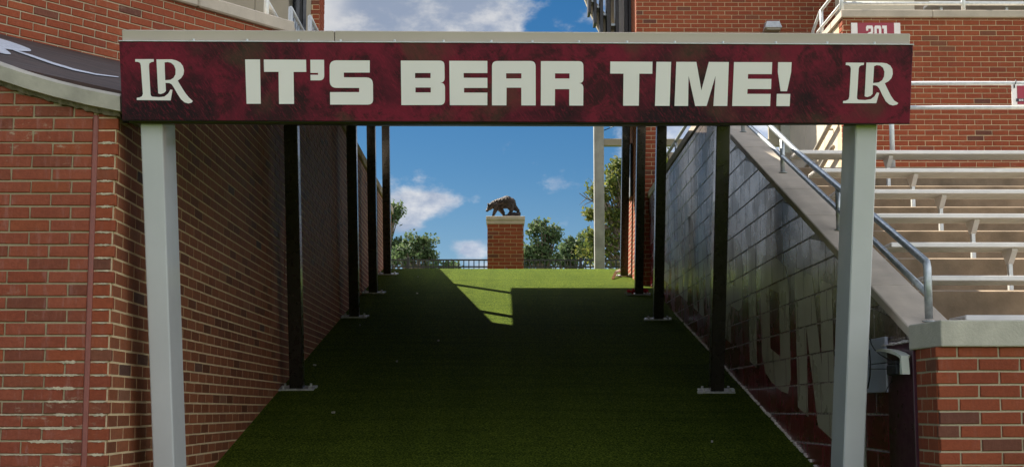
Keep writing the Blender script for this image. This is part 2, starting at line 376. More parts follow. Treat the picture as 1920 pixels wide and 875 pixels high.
# ------------------------------------------------------------------ brickwork
MESHC = {}
def brick_shape(mb, c, d=.008, b=.0035):
    """c: outline corners (u,z) of one brick face, ccw from lower left; proud of the mortar plane y=0 by d"""
    b = min(b, d * .8); cu = sum(p[0] for p in c) / len(c); cz = sum(p[1] for p in c) / len(c)
    i = len(mb.v); n = len(c)
    ins = [(p[0] + (b if p[0] < cu else -b), p[1] + (b if p[1] < cz else -b)) for p in c]
    mb.v += [(p[0], .012, p[1]) for p in c] + [(p[0], -d + b, p[1]) for p in c] + [(p[0], -d, p[1]) for p in ins]
    for k in range(n):
        k2 = (k + 1) % n
        mb.face(i + k, i + k2, i + n + k2, i + n + k); mb.face(i + n + k, i + n + k2, i + 2 * n + k2, i + 2 * n + k)
    mb.face(*[i + 2 * n + k for k in range(n)])
def brick_wall(parent, org, rz, L, z0, z1, mats, mort, top=None, bot=None, phase=0.0, mod=(.205, .0656), joint=.010, nmax=300,
               piece='brick', run='brick_courses', thick=.10, depth=.008, avoid=None, ends=None, seed=1, zref=None, u_lo=0.0, breakline=None, see=None, bed=(.004, .004), ju=None):
    """one face of masonry: an Empty-less set of parts under parent; u runs along local x, outward is local -y"""
    rnd = random.Random(seed)
    Mx = Matrix.Translation(org) @ Matrix.Rotation(rz, 4, 'Z')
    topf = top or (lambda u: z1); botf = bot or (lambda u: z0)
    ju = joint if ju is None else ju; bw, bh = mod[0] - ju, mod[1] - joint; pieces = []
    zr = z0 if zref is None else zref
    k0 = int(math.floor((z0 - zr) / mod[1])) ; nrow = int((z1 - z0) / mod[1]) + 2
    for k in range(k0, k0 + nrow + 1):
        za = zr + k * mod[1] + joint / 2; zb = za + bh
        off = phase + (mod[0] / 2 if k % 2 else 0); u = -mod[0] + (off % mod[0])
        while u < L:
            a, b = max(u + ju / 2, u_lo), min(u + mod[0] - ju / 2, L); u += mod[0]
            if b - a < .022: continue
            if avoid and avoid((a + b) / 2, (za + zb) / 2): continue
            ta, tb = min(zb, topf(a)), min(zb, topf(b)); ba, bb = max(za, botf(a)), max(za, botf(b))
            if ta - ba < .012 and tb - bb < .012: continue
            if ta - ba < .006:
                t_ = (.006 - (topf(a) - ba)) / max(1e-6, (topf(b) - bb) - (topf(a) - ba)); a = a + (b - a) * min(max(t_, 0), .9); ta, ba = min(zb, topf(a)), max(za, botf(a))
            elif tb - bb < .006:
                t_ = (.006 - (topf(b) - bb)) / max(1e-6, (topf(a) - ba) - (topf(b) - bb)); b = b + (a - b) * min(max(t_, 0), .9); tb, bb = min(zb, topf(b)), max(za, botf(b))
            if ta - ba < .002 or tb - bb < .002 or b - a < .02: continue
            full = abs((b - a) - bw) < 1e-5 and ta == zb and tb == zb and ba == za and bb == za
            w_ = Mx @ Vector(((a + b) / 2, 0, (za + zb) / 2)); q = proj(w_)
            vis = -60 < q[0] < 1980 and -40 < q[1] < 915 and q[2] > 0
            if vis and see: vis = see(w_)
            pieces.append((0 if vis else 1, q[2], (a, b, ba, bb, ta, tb, full, za)))
    pieces.sort(key=lambda p: (p[0], p[1]))
    mb = MB()
    for i, (vis, dist, (a, b, ba, bb, ta, tb, full, za)) in enumerate(pieces):
        dj = depth + (rnd.uniform(-.0025, .002) if depth > .004 else rnd.uniform(-.0006, .0006))
        if i < nmax and vis == 0:
            if full:
                var = rnd.randrange(5); key = (piece, mod, var, mats[0].name, depth)
                if key not in MESHC:
                    m2 = MB(); j = lambda: rnd.uniform(-.0016, .0016)
                    brick_shape(m2, [(-bw / 2 + j(), -bh / 2 + j()), (bw / 2 + j(), -bh / 2 + j()), (bw / 2 + j(), bh / 2 + j()), (-bw / 2 + j(), bh / 2 + j())], depth)
                    MESHC[key] = m2.mesh(piece, mats[0])
                p = Mx @ Vector(((a + b) / 2, rnd.uniform(-.002, .0015) if depth > .004 else rnd.uniform(-.0004, .0004), za + bh / 2)); me = MESHC[key]
            else:
                uc = (a + b) / 2; zc = (ba + ta) / 2
                m2 = MB(); brick_shape(m2, [(a - uc, ba - zc), (b - uc, bb - zc), (b - uc, tb - zc), (a - uc, ta - zc)], depth)
                key = tuple(round(x, 4) for v in m2.v for x in v) + (mats[0].name,)
                if key not in MESHC: MESHC[key] = m2.mesh(piece, mats[0])
                me = MESHC[key]; p = Mx @ Vector((uc, 0, zc))
            link(piece, me, parent, p - parent.location, rz)
        else:
            brick_shape(mb, [(a, ba), (b, bb), (b, tb), (a, ta)], dj, .002)
    if mb.v:
        o = mb.build(run, mats[1], parent, loc=Vector(org) - parent.location, rz=rz); o['kind'] = 'stuff'
    # mortar bed behind, following the same outline
    bl, bh_ = bed; bed = MB(); N = 24 if (top or bot) else 1
    ua, ub = max(0, u_lo) + bl, L - bh_
    us = [ua + (ub - ua) * k / N for k in range(N + 1)]
    if breakline: us = sorted(set(us + list(breakline)))
    for a, b in zip(us, us[1:]):
        ta = min(z1, topf(a + 1e-6)); tb = min(z1, topf(b - 1e-6))
        bed.hexa([(a, 0, botf(a)), (b, 0, botf(b)), (b, thick, botf(b)), (a, thick, botf(a)), (a, 0, ta), (b, 0, tb), (b, thick, tb), (a, thick, ta)])
    bed.build('mortar_bed', mort, parent, loc=Vector(org) - parent.location, rz=rz)

# ------------------------------------------------------------------ the ramp frame
S = .234; SA = atan(S); Z0 = -2.361
def rz_(Y): return Z0 + S * Y
ES = Vector((0, cos(SA), sin(SA))); EN = Vector((0, -sin(SA), cos(SA)))
FIELD = -UP
XL, XR = -1.98, 2.14
Y_CREST = 20.0; Z_CREST = rz_(Y_CREST)

# ground: playing field, hidden bank, plateau to the horizon
g = MB()
ys = [(-400, FIELD), (-40, FIELD), (5, FIELD), (17.5, FIELD), (20.6, Z_CREST - .03), (26, 2.1), (60, 1.2), (2000, .8)]
xs = [-1500, -60, -8, 8, 60, 1500]
for (ya, za), (yb, zb) in zip(ys, ys[1:]):
    for xa, xb in zip(xs, xs[1:]): g.quad((xa, ya, za), (xb, ya, za), (xb, yb, zb), (xa, yb, zb))
M['grass'] = plain('far_grass', (.06, .09, .03), .95, var=.4, scale=.6, bmp=.3)
tag(g.build('ground', M['grass']), kind='structure')
g = MB(); ya = (FIELD - Z0) / S
g.quad((-60, -60, FIELD + .004), (60, -60, FIELD + .004), (60, 6.0, FIELD + .004), (-60, 6.0, FIELD + .004))
tag(g.build('playing_field', M['turf']), kind='structure')
g = MB(); N = 40
prof = [(ya - .02 + (19.5 - ya) * k / N, rz_(ya - .02 + (19.5 - ya) * k / N)) for k in range(N + 1)]
prof += [(19.75, rz_(19.75) - .002), (20.0, Z_CREST - .012), (20.3, Z_CREST + .018), (20.8, Z_CREST + .02), (26.2, Z_CREST + .0)]
for (a, za), (b, zb) in zip(prof, prof[1:]):
    xa, xb = (XL - .02, XR + .02) if b < 19 else (XL - (.02 if b < 21 else 5), XR + (.02 if b < 21 else 3))
    g.quad((xa, a, za + .006), (xb, a, za + .006), (xb, b, zb + .006), (xa, b, zb + .006))
tag(g.build('turf_ramp', M['turf']), kind='structure')

# ------------------------------------------------------------------ left: brick pier with raking coping
yl = 6.15
ctop = [(-3.6, 2.05), (-3.2, 1.955), (-2.9, 1.865), (-2.572, 1.759), (-2.43, 1.712), (-2.289, 1.671), (-2.12, 1.629), (-1.945, 1.594)]
def ctopf(x):
    for (a, za), (b, zb) in zip(ctop, ctop[1:]):
        if x <= b: return za + (zb - za) * (x - a) / (b - a)
    return ctop[-1][1]
lw = tag(empty('brick_wall', (-2.4, yl, FIELD)), 'lit red brick pier left of the sign with a vertical caulked joint and curved stone coping', 'wall')
Lw = 1.6 - .122 - .0
brick_wall(lw, (-3.6, yl, 0), 0, 1.62 - .122, FIELD - .02, 2.0, M['dusty'], M['mortar_grey'], top=lambda u: ctopf(-3.6 + u) - .108, phase=.066, seed=3, zref=-1.2035)
# the narrow strip of brick between the caulked joint and the corner
st = []
brick_wall(lw, (-2.075, yl, 0), 0, .103, FIELD - .02, 2.0, M['red'], M['mortar'], top=lambda u: ctopf(-2.075 + u) - .108, mod=(.30, .0656), phase=.24, bed=(-.03, .013), seed=4, zref=-1.2035)
cj = MB(); cj.bbox(-2.1025, -2.0745, yl - .012, yl + .03, FIELD, 1.50, .006)
cj.build('control_joint', M['caulk'], lw, loc=-lw.location)
sm = MB(); rs_ = random.Random(9)
def smear_(x0, x1, z, th):
    x = x0; pv = None
    while x < x1:
        e = min(1, (x - x0) / .02, (x1 - x) / .02 + .05); a = z - (th * e * rs_.uniform(.5, 1.15)); b = z + th * e * rs_.uniform(.25, .9)
        if pv: sm.hexa([(pv[0], yl - .0105, pv[1]), (x, yl - .0105, a), (x, yl + .004, a), (pv[0], yl + .004, pv[1]), (pv[0], yl - .0105, pv[2]), (x, yl - .0105, b), (x, yl + .004, b), (pv[0], yl + .004, pv[2])])
        pv = (x, a, b); x += .0065
zr_ = -1.2035
for k_ in range(1, 41):
    z = zr_ + .0656 * k_
    if z > 1.42: break
    smear_(-2.068 + rs_.uniform(0, .006), -1.982 - rs_.uniform(0, .01), z, rs_.uniform(.005, .0085))
for k_ in range(13, 24):
    z = zr_ + .0656 * k_; w0 = rs_.uniform(-2.42, -2.20)
    smear_(w0, -2.112 - rs_.uniform(0, .03), z, rs_.uniform(.006, .010))
    if rs_.random() < .5: smear_(-2.62 + rs_.uniform(0, .1), w0 - rs_.uniform(.02, .06), z, .005)
sm.build('mortar_smear', M['smear'], lw, loc=-lw.location)['kind'] = 'stuff'
k = MB()
for (a, za), (b, zb) in zip(ctop, ctop[1:]):
    T = .072
    k.hexa([(a, yl - .07, za - T - .018), (b, yl - .07, zb - T - .018), (b, yl + .30, zb - T - .018), (a, yl + .30, za - T - .018),
            (a, yl - .085, za - .018), (b, yl - .085, zb - .018), (b, yl + .30, zb + .05), (a, yl + .30, za + .05)])
    k.hexa([(a, yl - .085, za - .018), (b, yl - .085, zb - .018), (b, yl + .30, zb + .05), (a, yl + .30, za + .05),
            (a, yl - .065, za + .0), (b, yl - .065, zb + .0), (b, yl + .28, zb + .06), (a, yl + .28, za + .06)])
k.build('coping', M['stone_worn'], lw, loc=-lw.location)
k = MB()
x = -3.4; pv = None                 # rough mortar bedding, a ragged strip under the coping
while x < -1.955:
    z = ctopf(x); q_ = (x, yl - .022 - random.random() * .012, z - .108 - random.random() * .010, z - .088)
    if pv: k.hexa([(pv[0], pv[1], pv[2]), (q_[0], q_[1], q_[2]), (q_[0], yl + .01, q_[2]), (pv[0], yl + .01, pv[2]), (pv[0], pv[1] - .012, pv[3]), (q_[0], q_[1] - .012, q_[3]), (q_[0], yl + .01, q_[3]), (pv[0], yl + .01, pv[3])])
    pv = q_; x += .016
o = k.build('bedding_mortar', M['bedding_shade'], lw, loc=-lw.location)

# left tunnel wall
tw = tag(empty('brick_wall', (XL, 13.7, FIELD)), 'long shadowed brick wall along the left side of the turf tunnel', 'wall')
def ltop(u):
    Y = yl + u
    return 1.455 + .262 * (Y - yl) if Y < 10.93 else 3.42
brick_wall(tw, (XL, yl, 0), pi / 2, 15.1, FIELD - .02, 3.42, M['brown'], M['mortar_dark'], top=ltop, bot=lambda u: max(FIELD, rz_(yl + u) - .12), phase=.05,
           seed=5, zref=-1.2035, thick=.25, joint=.011, depth=.0016, u_lo=.012, bed=(.004, .004), breakline=(4.779, 4.7801))
k = MB()
yy = 10.95; n = 0
while yy < 21.1:
    y2 = min(yy + 1.22, 21.27); c = MB(); c.bbox(XL - .30, XL + .035, yy + .003, y2 - .003, 3.42, 3.535, .01)
    c.build('coping_stone', M['stone'], tw, loc=-tw.location); yy = y2

# angled wall above, facing right and towards the camera
AX = Vector((sin(R(42)), cos(R(42)), 0)); ac = Vector((XL, 10.95, 0)); LA = 4.6
aw = tag(empty('brick_wall', ac - AX * 2 + Vector((0, 0, FIELD))), 'angled brick retaining wall at upper left capped with a sloping line of buff coping', 'wall')
brick_wall(aw, ac - AX * LA, R(48), LA, FIELD, 3.43, M['red'], M['mortar_mid'], phase=.11, seed=6, zref=-1.2035 + .02, bot=lambda u: 1.0, thick=.3)
for k_ in range(5):
    c = MB(); a = LA - (k_ + 1) * 1.0 + .003; b = LA - k_ * 1.0 - .003 + (.035 if k_ == 0 else 0)
    c.bbox(max(a, 0), b, -.05, .32, 3.43, 3.548, .012)
    c.build('coping_stone', M['stone'], aw, loc=(ac - AX * LA) - aw.location, rz=R(48))

# painted sloping apron between the pier and the angled wall
def strip_pt(x, y):
    """point of the apron seen at photo column x, row y, between its lower and upper edges"""
    lo = atY(x, 120 + (x * .2237 if x < 300 else 67), 6.2)
    nx, ny = cos(R(42)), -sin(R(42)); d = ray(x, 64 + x * .227); hi = d * ((nx * ac.x + ny * ac.y) / (nx * d.x + ny * d.y))
    d = ray(x, y); g_ = Vector((hi.x - lo.x, hi.y - lo.y, 0))
    # solve lo + t*(hi-lo) on the ray, in the vertical plane through both
    a_ = hi - lo; r0 = d.z / sqrt(d.x ** 2 + d.y ** 2)
    h0 = sqrt(lo.x ** 2 + lo.y ** 2); h1 = sqrt(hi.x ** 2 + hi.y ** 2)
    t_ = (r0 * h0 - lo.z) / ((hi.z - lo.z) - r0 * (h1 - h0))
    return lo + a_ * t_
ap = MB(); xs_ = [-260 + 12 * i for i in range(47)]
xs_ = [x for x in xs_ if x <= 292]
def edgepts(x):
    lo = strip_pt(x, 120 + (x * .2237)); hi = strip_pt(x, 64 + x * .227); return lo, hi
prev = None
for x in xs_:
    lo, hi = edgepts(x)
    hi = hi + (hi - lo) * .01; row = [lo + (hi - lo) * (q / 6) for q in range(7)]
    if prev:
        for q in range(6): ap.quad(prev[q], row[q], row[q + 1], prev[q + 1])
    prev = row
apo = ap.mesh('sloping_apron', M['apron'])
ap = tag(link('sloping_apron', apo), 'dark painted sloping slab with white streaks above the stone coping at far left', 'mural')
sol = ap.modifiers.new('thickness', 'SOLIDIFY'); sol.thickness = .08; sol.offset = -1
def streak(up, dn):
    mb = MB(); n = len(up); pts = []
    for (a, b) in zip(up, dn):
        pa, pb = strip_pt(*a), strip_pt(*b); nn = Vector((.15, -.35, .92)) * .006; pts.append((pa + nn, pb + nn))
    for (a, b), (c, d) in zip(pts, pts[1:]): mb.quad(b, d, c, a)
    mb.build('white_streak', M['apron_white'], ap)
streak([(-60, 58), (-20, 68), (0, 74), (20, 80), (40, 87), (55, 93), (58, 95.5)], [(-60, 82), (-20, 88), (0, 92), (20, 95), (40, 98), (55, 98), (58, 97.5)])
streak([(-40, 82), (0, 90.5), (10, 94), (20, 102)], [(-40, 96), (0, 101), (10, 103.5), (20, 104)])
streak([(24, 94), (60, 105), (100, 119), (140, 131), (180, 140), (222, 145.5)], [(24, 96), (60, 109), (100, 123), (140, 134.5), (180, 142.5), (222, 147)])

# ------------------------------------------------------------------ left building at the back, deck and railings
LBX = 1
lb = tag(empty('stadium_building', (-4, 16.3, FIELD)), 'beige panelled stand building at top left with dark glazing and a narrow brick pier', 'building')
brick_wall(lb, (-2.60, 16.0, 0), 0, .108, 2.6, 9.5, M['red'], M['mortar'], phase=.02, mod=(.22, .0656), seed=8, nmax=60, thick=.3)
brick_wall(lb, (-2.492, 16.004, 0), pi / 2, .42, 2.6, 9.5, M['red'], M['mortar'], phase=.02, seed=9, nmax=60, thick=.1)
b = MB(); b.box(-2.66, -2.6, 15.98, 16.33, 2.6, 9.5); b.build('door_jamb', M['panel'], lb, loc=-lb.location)
b = MB(); b.box(-2.90, -2.66, 16.30, 16.335, 2.6, 9.5); b.build('glazing', M['glass'], lb, loc=-lb.location)
b = MB(); b.box(-2.80, -2.765, 16.26, 16.31, 2.6, 9.5); b.box(-2.70, -2.665, 16.26, 16.31, 2.6, 9.5); b.build('glazing_bar', M['black'], lb, loc=-lb.location)
for i, (xa, xb) in enumerate(((-3.355, -2.905), (-3.80, -3.36))):
    for j, (za, zb) in enumerate(((2.6, 4.9), (4.906, 6.1), (6.106, 7.8), (7.806, 9.5))):
        b = MB(); b.bbox(xa, xb, 16.0, 16.08, za, zb, .006); b.build('wall_panel', M['panel'], lb, loc=-lb.location)
b = MB(); b.box(-4.4, -3.81, 16.28, 16.33, 2.6, 9.5); b.build('dark_opening', M['glass'], lb, loc=-lb.location)
b = MB(); b.box(-9, -4.4, 16.0, 16.6, 2.6, 9.5); b.box(-4.4, -2.52, 16.34, 16.42, FIELD, 9.5); b.box(-9, -2.49, 16.0, 16.42, 9.5, 11.6); b.box(-4.4, -2.6, 16.1, 16.33, FIELD, 2.6)  # topmost box, out of view, is height added to shade the right-hand coping
b.build('rear_wall', M['panel'], lb, loc=-lb.location)
b = MB(); b.box(-12, -4.6, 8.35, 11.55, FIELD, 8.0); b.box(-12, -5.6, 7.3, 8.35, FIELD, 8.0); b.build('shade_block', M['panel'], lb, loc=-lb.location)  # unseen block added to keep the sun off the sloping apron
dk = MB(); dk.box(-9, XL - .12, 10.99, 15.98, FIELD, 3.30); tag(dk.build('concrete_deck', M['concrete']), kind='structure')
def left_rail(y0, zt, L, label, tall=0.0):
    o = tag(empty('railing', (-2.2 if tall == 0 else -2.2, y0, 3.30)), label, 'railing', 'galvanised railings behind the angled wall')
    m_ = MB(); m_.tube([(0, 0, 0), (0, 0, zt - 3.30 + tall)], .024); m_.build('post', M['galv_light'], o, True)
    m_ = MB(); m_.tube([(0, 0, zt - 3.30), (0, L, zt - 3.30)], .021); m_.build('top_rail', M['galv_light'], o, True)
    m_ = MB(); m_.tube([(0, L, 0), (0, L, zt - 3.30)], .024); m_.build('post', M['galv_light'], o, True)
    if not tall:
        for i in range(1, int(L / .13)):
            m_ = MB(); m_.tube([(0, i * .13, 0), (0, i * .13, zt - 3.32)], .009, 6); m_.build('baluster', M['galv'], o, True)
left_rail(11.0, 3.765, 1.0, 'tall galvanised rail post leftmost above the angled wall coping', .5)
left_rail(12.24, 4.116, .95, 'galvanised railing with balusters in front of the dark glazing')
left_rail(13.46, 4.425, .95, 'galvanised railing with balusters nearest the narrow brick pier')

# ------------------------------------------------------------------ right: front pier and cap
rp = tag(empty('brick_wall', (2.6, 6.1, FIELD)), 'low red brick wall at lower right with a pale precast cap', 'wall')
brick_wall(rp, (XR, 6.03, 0), 0, 2.6, FIELD - .02, .31, M['red'], M['mortar_mid'], phase=.10, u_lo=-.008, seed=11, zref=-1.2035 + .016)
brick_wall(rp, (XR, 6.03 + .305, 0), -pi / 2, .293, FIELD - .02, .31, M['red'], M['mortar_grey'], phase=.07, mod=(.155, .0656), seed=12, zref=-1.2035 + .016, thick=.05, depth=.002)
c = MB()
pts = [(XR - .028, 6.33), (XR + .012, 5.995), (XR + 2.6, 5.995), (XR + 2.6, 6.36), (XR - .028, 6.36)]
c.prism(pts, .31, .442, 'z'); o = c.build('wall_cap', M['stone_pale'], rp, loc=-rp.location, recalc=True)
bv = o.modifiers.new('bevel', 'BEVEL'); bv.width = .008; bv.segments = 2; bv.limit_method = 'ANGLE'

# ------------------------------------------------------------------ right tunnel wall: painted blocks and mural lettering
mw = tag(empty('painted_block_wall', (XR, 12, FIELD)), 'glossy maroon and black painted block wall with huge grey mural letters right of the turf', 'wall')
YF = 17.78
CZ0, CZS = .352, .4415
def rtopY(Y): return min(CZ0 + CZS * (Y - 6.315), 3.10)
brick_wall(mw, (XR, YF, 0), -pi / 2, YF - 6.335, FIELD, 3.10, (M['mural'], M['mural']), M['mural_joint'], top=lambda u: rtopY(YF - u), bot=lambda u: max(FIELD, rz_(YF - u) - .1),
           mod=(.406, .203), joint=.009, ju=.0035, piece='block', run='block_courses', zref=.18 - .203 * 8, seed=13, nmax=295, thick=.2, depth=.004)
# mural letters: clipped to the block faces so that every joint still shows
def clip(poly, ax, v, keep_less):
    outp = []
    for i in range(len(poly)):
        a, b = poly[i], poly[(i + 1) % len(poly)]
        ia = (a[ax] <= v) == keep_less or a[ax] == v; ib = (b[ax] <= v) == keep_less or b[ax] == v
        if ia: outp.append(a)
        if ia != ib:
            t_ = (v - a[ax]) / (b[ax] - a[ax]); outp.append((a[0] + (b[0] - a[0]) * t_, a[1] + (b[1] - a[1]) * t_))
    return outp
def arc(cx_, cy_, rx, ry, a0, a1, n=5): return [(cx_ + rx * cos(R(a0 + (a1 - a0) * k / n)), cy_ + ry * sin(R(a0 + (a1 - a0) * k / n))) for k in range(n + 1)]
def bars(*q): return [[(a, b), (c, b), (c, d), (a, d)] for a, b, c, d in q]
def fan(*pts): return [list(pts)]
G = {}
G['I'] = (.30, bars((0, 0, 1, 1)))
G['O'] = (1.0, bars((0, .16, .33, .84), (.67, .16, 1, .84), (.33, .0, .67, .26), (.33, .74, .67, 1)) + [[(0, .16), (.12, .03), (.33, 0), (.33, .16)], [(.67, 0), (.9, .03), (1, .16), (.67, .16)], [(0, .84), (.33, .84), (.33, 1), (.12, .97)], [(.67, .84), (1, .84), (.9, .97), (.67, 1)]])
G['N'] = (1.0, bars((0, 0, .3, 1), (.7, 0, 1, 1)) + [[(.3, .9), (.3, 1), (.34, 1), (.7, .2), (.7, 0), (.66, 0)]][:0] + [[(.3, 1), (.5, 1), (.7, .42), (.7, 0), (.56, 0), (.3, .62)]])
G['P'] = (.95, bars((0, 0, .34, 1), (.34, .80, .75, 1), (.34, .36, .75, .56), (.62, .56, .75, .80)) + [[(.75, .36), (.9, .41), (.96, .5), (.96, .86), (.9, .95), (.75, 1)]])
G['M'] = (1.2, bars((0, 0, .26, 1), (.74, 0, 1, 1)) + [[(.26, 1), (.26, .62), (.5, .15), (.5, .55), (.34, 1)], [(.66, 1), (.5, .55), (.5, .15), (.74, .62), (.74, 1)]])
G['A'] = (1.05, [[(0, 0), (.28, 0), (.56, 1), (.3, 1)], [(.44, 1), (.72, 0), (1, 0), (.7, 1)], [(.3, .2), (.7, .2), (.64, .4), (.36, .4)]])
G['H'] = (1.0, bars((0, 0, .33, 1), (.67, 0, 1, 1), (.33, .38, .67, .62)))
G['C'] = (.95, bars((0, .16, .33, .84), (.33, 0, 1, .25), (.33, .75, 1, 1)) + [[(0, .16), (.12, .03), (.33, 0), (.33, .16)], [(0, .84), (.33, .84), (.33, 1), (.12, .97)]])
G['S'] = (.48, bars((0, 0, 1, .22), (.0, .39, 1, .61), (0, .78, 1, 1), (0, .61, .3, .78), (.7, .22, 1, .39)))
ybeg = {'C': 16.65, 'H': 15.52, 'A': 14.45, 'M': 13.30, 'P': 11.78, 'I': 10.60, 'O': 10.10, 'N': 8.90, 'S': 7.72}
for ch in 'CHAMPIONS':
    wd, polys = G[ch]; Y1 = ybeg[ch]; mb = MB()
    for poly in polys:
        pp = [(Y1 - u * wd, rz_(Y1 - u * wd) + .30 + v * 1.02) for u, v in poly]
        if sum(a[0] * b[1] - b[0] * a[1] for a, b in zip(pp, pp[1:] + pp[:1])) < 0: pp = pp[::-1]
        ylo, yhi = min(p[0] for p in pp), max(p[0] for p in pp); zlo, zhi = min(p[1] for p in pp), max(p[1] for p in pp)
        for k in range(int((zlo - .18) // .203) - 1, int((zhi - .18) // .203) + 1):
            za = .18 + .203 * k + .006; zb = za + .203 - .012
            kk = k + 8; off = (.406 / 2 if kk % 2 else 0)
            u = -.406 + off
            while u < 11.6:
                a_, b_ = YF - (u + .406 - .0045), YF - (u + .0045); u += .406
                if b_ < ylo or a_ > yhi: continue
                q = clip(clip(clip(clip(pp, 0, a_, False), 0, b_, True), 1, za, False), 1, zb, True)
                q = [p for p in q if True]
                if len(q) >= 3 and min(p[1] for p in q) < rtopY(sum(p[0] for p in q) / len(q)) - .05:
                    i = len(mb.v); mb.v += [(XR - .0054, p[0], p[1]) for p in q]; mb.face(*range(i + len(q) - 1, i - 1, -1))
    mb.build('mural_letter', M['mural_letter'], mw, loc=-mw.location)
# sloping precast coping on the block wall, in stones, then a level run
ys2 = [6.30, 7.02, 7.74, 8.47, 9.19, 9.92, 10.64, 11.37, 12.0, 12.56]
for a, b in zip(ys2, ys2[1:]):
    c = MB(); a += .003; b -= .003; za, zb = CZ0 + CZS * (a - 6.315), CZ0 + CZS * (b - 6.315); x0, x1 = XR - .022, XR + .225
    lo, hi = 0.0, .056
    c.hexa([(x0, a, za + lo), (x1, a, za + lo), (x1, b, zb + lo), (x0, b, zb + lo), (x0, a, za + hi - .006), (x1, a, za + hi - .006), (x1, b, zb + hi - .006), (x0, b, zb + hi - .006)])
    c.hexa([(x0, a, za + hi - .006), (x1, a, za + hi - .006), (x1, b, zb + hi - .006), (x0, b, zb + hi - .006), (x0 + .006, a, za + hi), (x1 - .006, a, za + hi), (x1 - .006, b, zb + hi), (x0 + .006, b, zb + hi)])
    c.build('coping_stone', M['stone'], mw, loc=-mw.location)
for a, b in ((12.566, 13.8), (13.806, 15.1), (15.106, 16.4), (16.406, 17.78)):
    c = MB(); c.bbox(XR - .022, XR + .225, a, b, 3.10, 3.20, .008); c.build('coping_stone', M['stone'], mw, loc=-mw.location)
c = MB(); c.bbox(XR - .018, XR + .02, 6.335, 6.76, FIELD, .352, .004); c.build('smooth_plaster', M['plaster'], mw, loc=-mw.location)
c = MB(); rr = random.Random(5); y_ = 6.4
while y_ < 6.8: c.bbox(XR - .03 , XR, y_, y_ + .03, .350 + rr.random() * .004, .358 + rr.random() * .01, .003); y_ += .028
y_ = 7.6
while y_ < 15.2:
    if rr.random() < .72:
        d = .018 + rr.random() * .03; h = .006 + rr.random() * .012; wd = .005 + rr.random() * .008
        c.bbox(XR - .010 - wd, XR, y_, y_ + d, rz_(y_) + .004, rz_(y_) + .012 + h, .003)
    y_ += .03
o = c.build('sealant_bead', M['sealant'], mw, loc=-mw.location); o['kind'] = 'stuff'

# electrical box and outlet cover
eb = tag(empty('junction_box', (XR, 6.95, .1)), 'grey blue junction box on the maroon wall behind the right front post', 'junction box')
c = MB(); c.bbox(XR - .028, XR - .008, 6.755, 7.14, .262, .405, .004); c.bbox(XR - .028, XR - .008, 6.755, 7.14, .098, .258, .004)
c.build('housing', M['box'], eb, loc=-eb.location)
oc = tag(empty('outlet_cover', (XR - .05, 6.8, .2)), 'off-white hooded outlet cover with a black plug and hanging cables', 'outlet')
c = MB(); hp = [atX(*q, XR - .075) for q in ((1643, 655), (1652, 653), (1666, 655), (1680, 660), (1689, 666))]; lo_ = [atX(*q, XR - .075) for q in ((1642, 659), (1652, 658), (1666, 661), (1680, 666), (1687, 671))]
for i in range(len(hp) - 1):
    a, b, e, d = hp[i], hp[i + 1], lo_[i], lo_[i + 1]; w1 = Vector((.05, 0, 0))
    c.hexa([d, e, e + w1, d + w1, b, a, a + w1, b + w1])
a, b = hp[-1], atX(1692, 701, XR - .075); e, d = lo_[-1], atX(1687, 701, XR - .075); w1 = Vector((.04, 0, 0))
c.hexa([b, d, d + w1, b + w1, a, e, e + w1, a + w1]); c.build('hood', M['cover'], oc, loc=-oc.location, recalc=True)
pl = MB(); p0 = atX(1667, 684, XR - .06); p1 = atX(1686, 702, XR - .06); pl.bbox(XR - .075, XR - .05, p1.y, p0.y, p1.z, p0.z, .006)
pl.bbox(XR - .07, XR - .05, p1.y + .015, p0.y - .012, p0.z, p0.z + .02, .004); pl.build('plug', M['rubber'], oc, loc=-oc.location)
def cable(px, r=.0035):
    m_ = MB(); m_.tube([atX(x, y, XR - .058) for x, y in px], r, 6); m_.build('cable', M['rubber'], oc, True, loc=-oc.location)
cable([(1631, 632), (1634, 645), (1640, 655), (1650, 664), (1662, 671), (1671, 676), (1674, 684)])
cable([(1630, 655), (1632, 680), (1631, 705), (1627, 727)], .0045)
cable([(1629, 691), (1645, 691), (1667, 691)], .0025)
cable([(1673, 702), (1671, 716), (1664, 726), (1661, 735)], .0025)

# handrail on the sloping coping
hr = tag(empty('handrail', (2.25, 8, .9)), 'galvanised pipe handrail following the sloping coping beside the benches', 'handrail')
KS = .978
TR = [(6.58, .80), (7.452, 1.174), (8.149, 1.47), (9.513, 2.054), (10.434, 2.479), (12.9, 3.62)]; LR_ = [(6.60, .632), (7.499, 1.037), (8.217, 1.335), (10.229, 2.215), (11.354, 2.70), (12.9, 3.40)]
X_ = 2.25
TRp = [(X_, a * KS, b * KS) for a, b in TR]; LRp = [(X_, a * KS, b * KS) for a, b in LR_]
far = 17.4
TRp[-1] = (X_, 12.62, 3.50); LRp[-1] = (X_, 12.62, 3.33)
m_ = MB(); m_.tube([(X_, TRp[0][1] - .0, .48), (X_, TRp[0][1], TRp[0][2] - .03), (X_, TRp[0][1] + .012, TRp[0][2])] + TRp[1:] + [(X_, far, 3.50)], .0215, 12); m_.build('top_rail', M['galv'], hr, True, loc=-hr.location)
m_ = MB(); m_.tube([LRp[0]] + LRp[1:] + [(X_, far, 3.33)], .0185, 12); m_.build('lower_rail', M['galv'], hr, True, loc=-hr.location)
def railz(Y):
    for (x, a, za), (x2, b, zb) in zip(TRp, TRp[1:]):
        if Y <= b: return za + (zb - za) * (Y - a) / (b - a)
    return 3.5
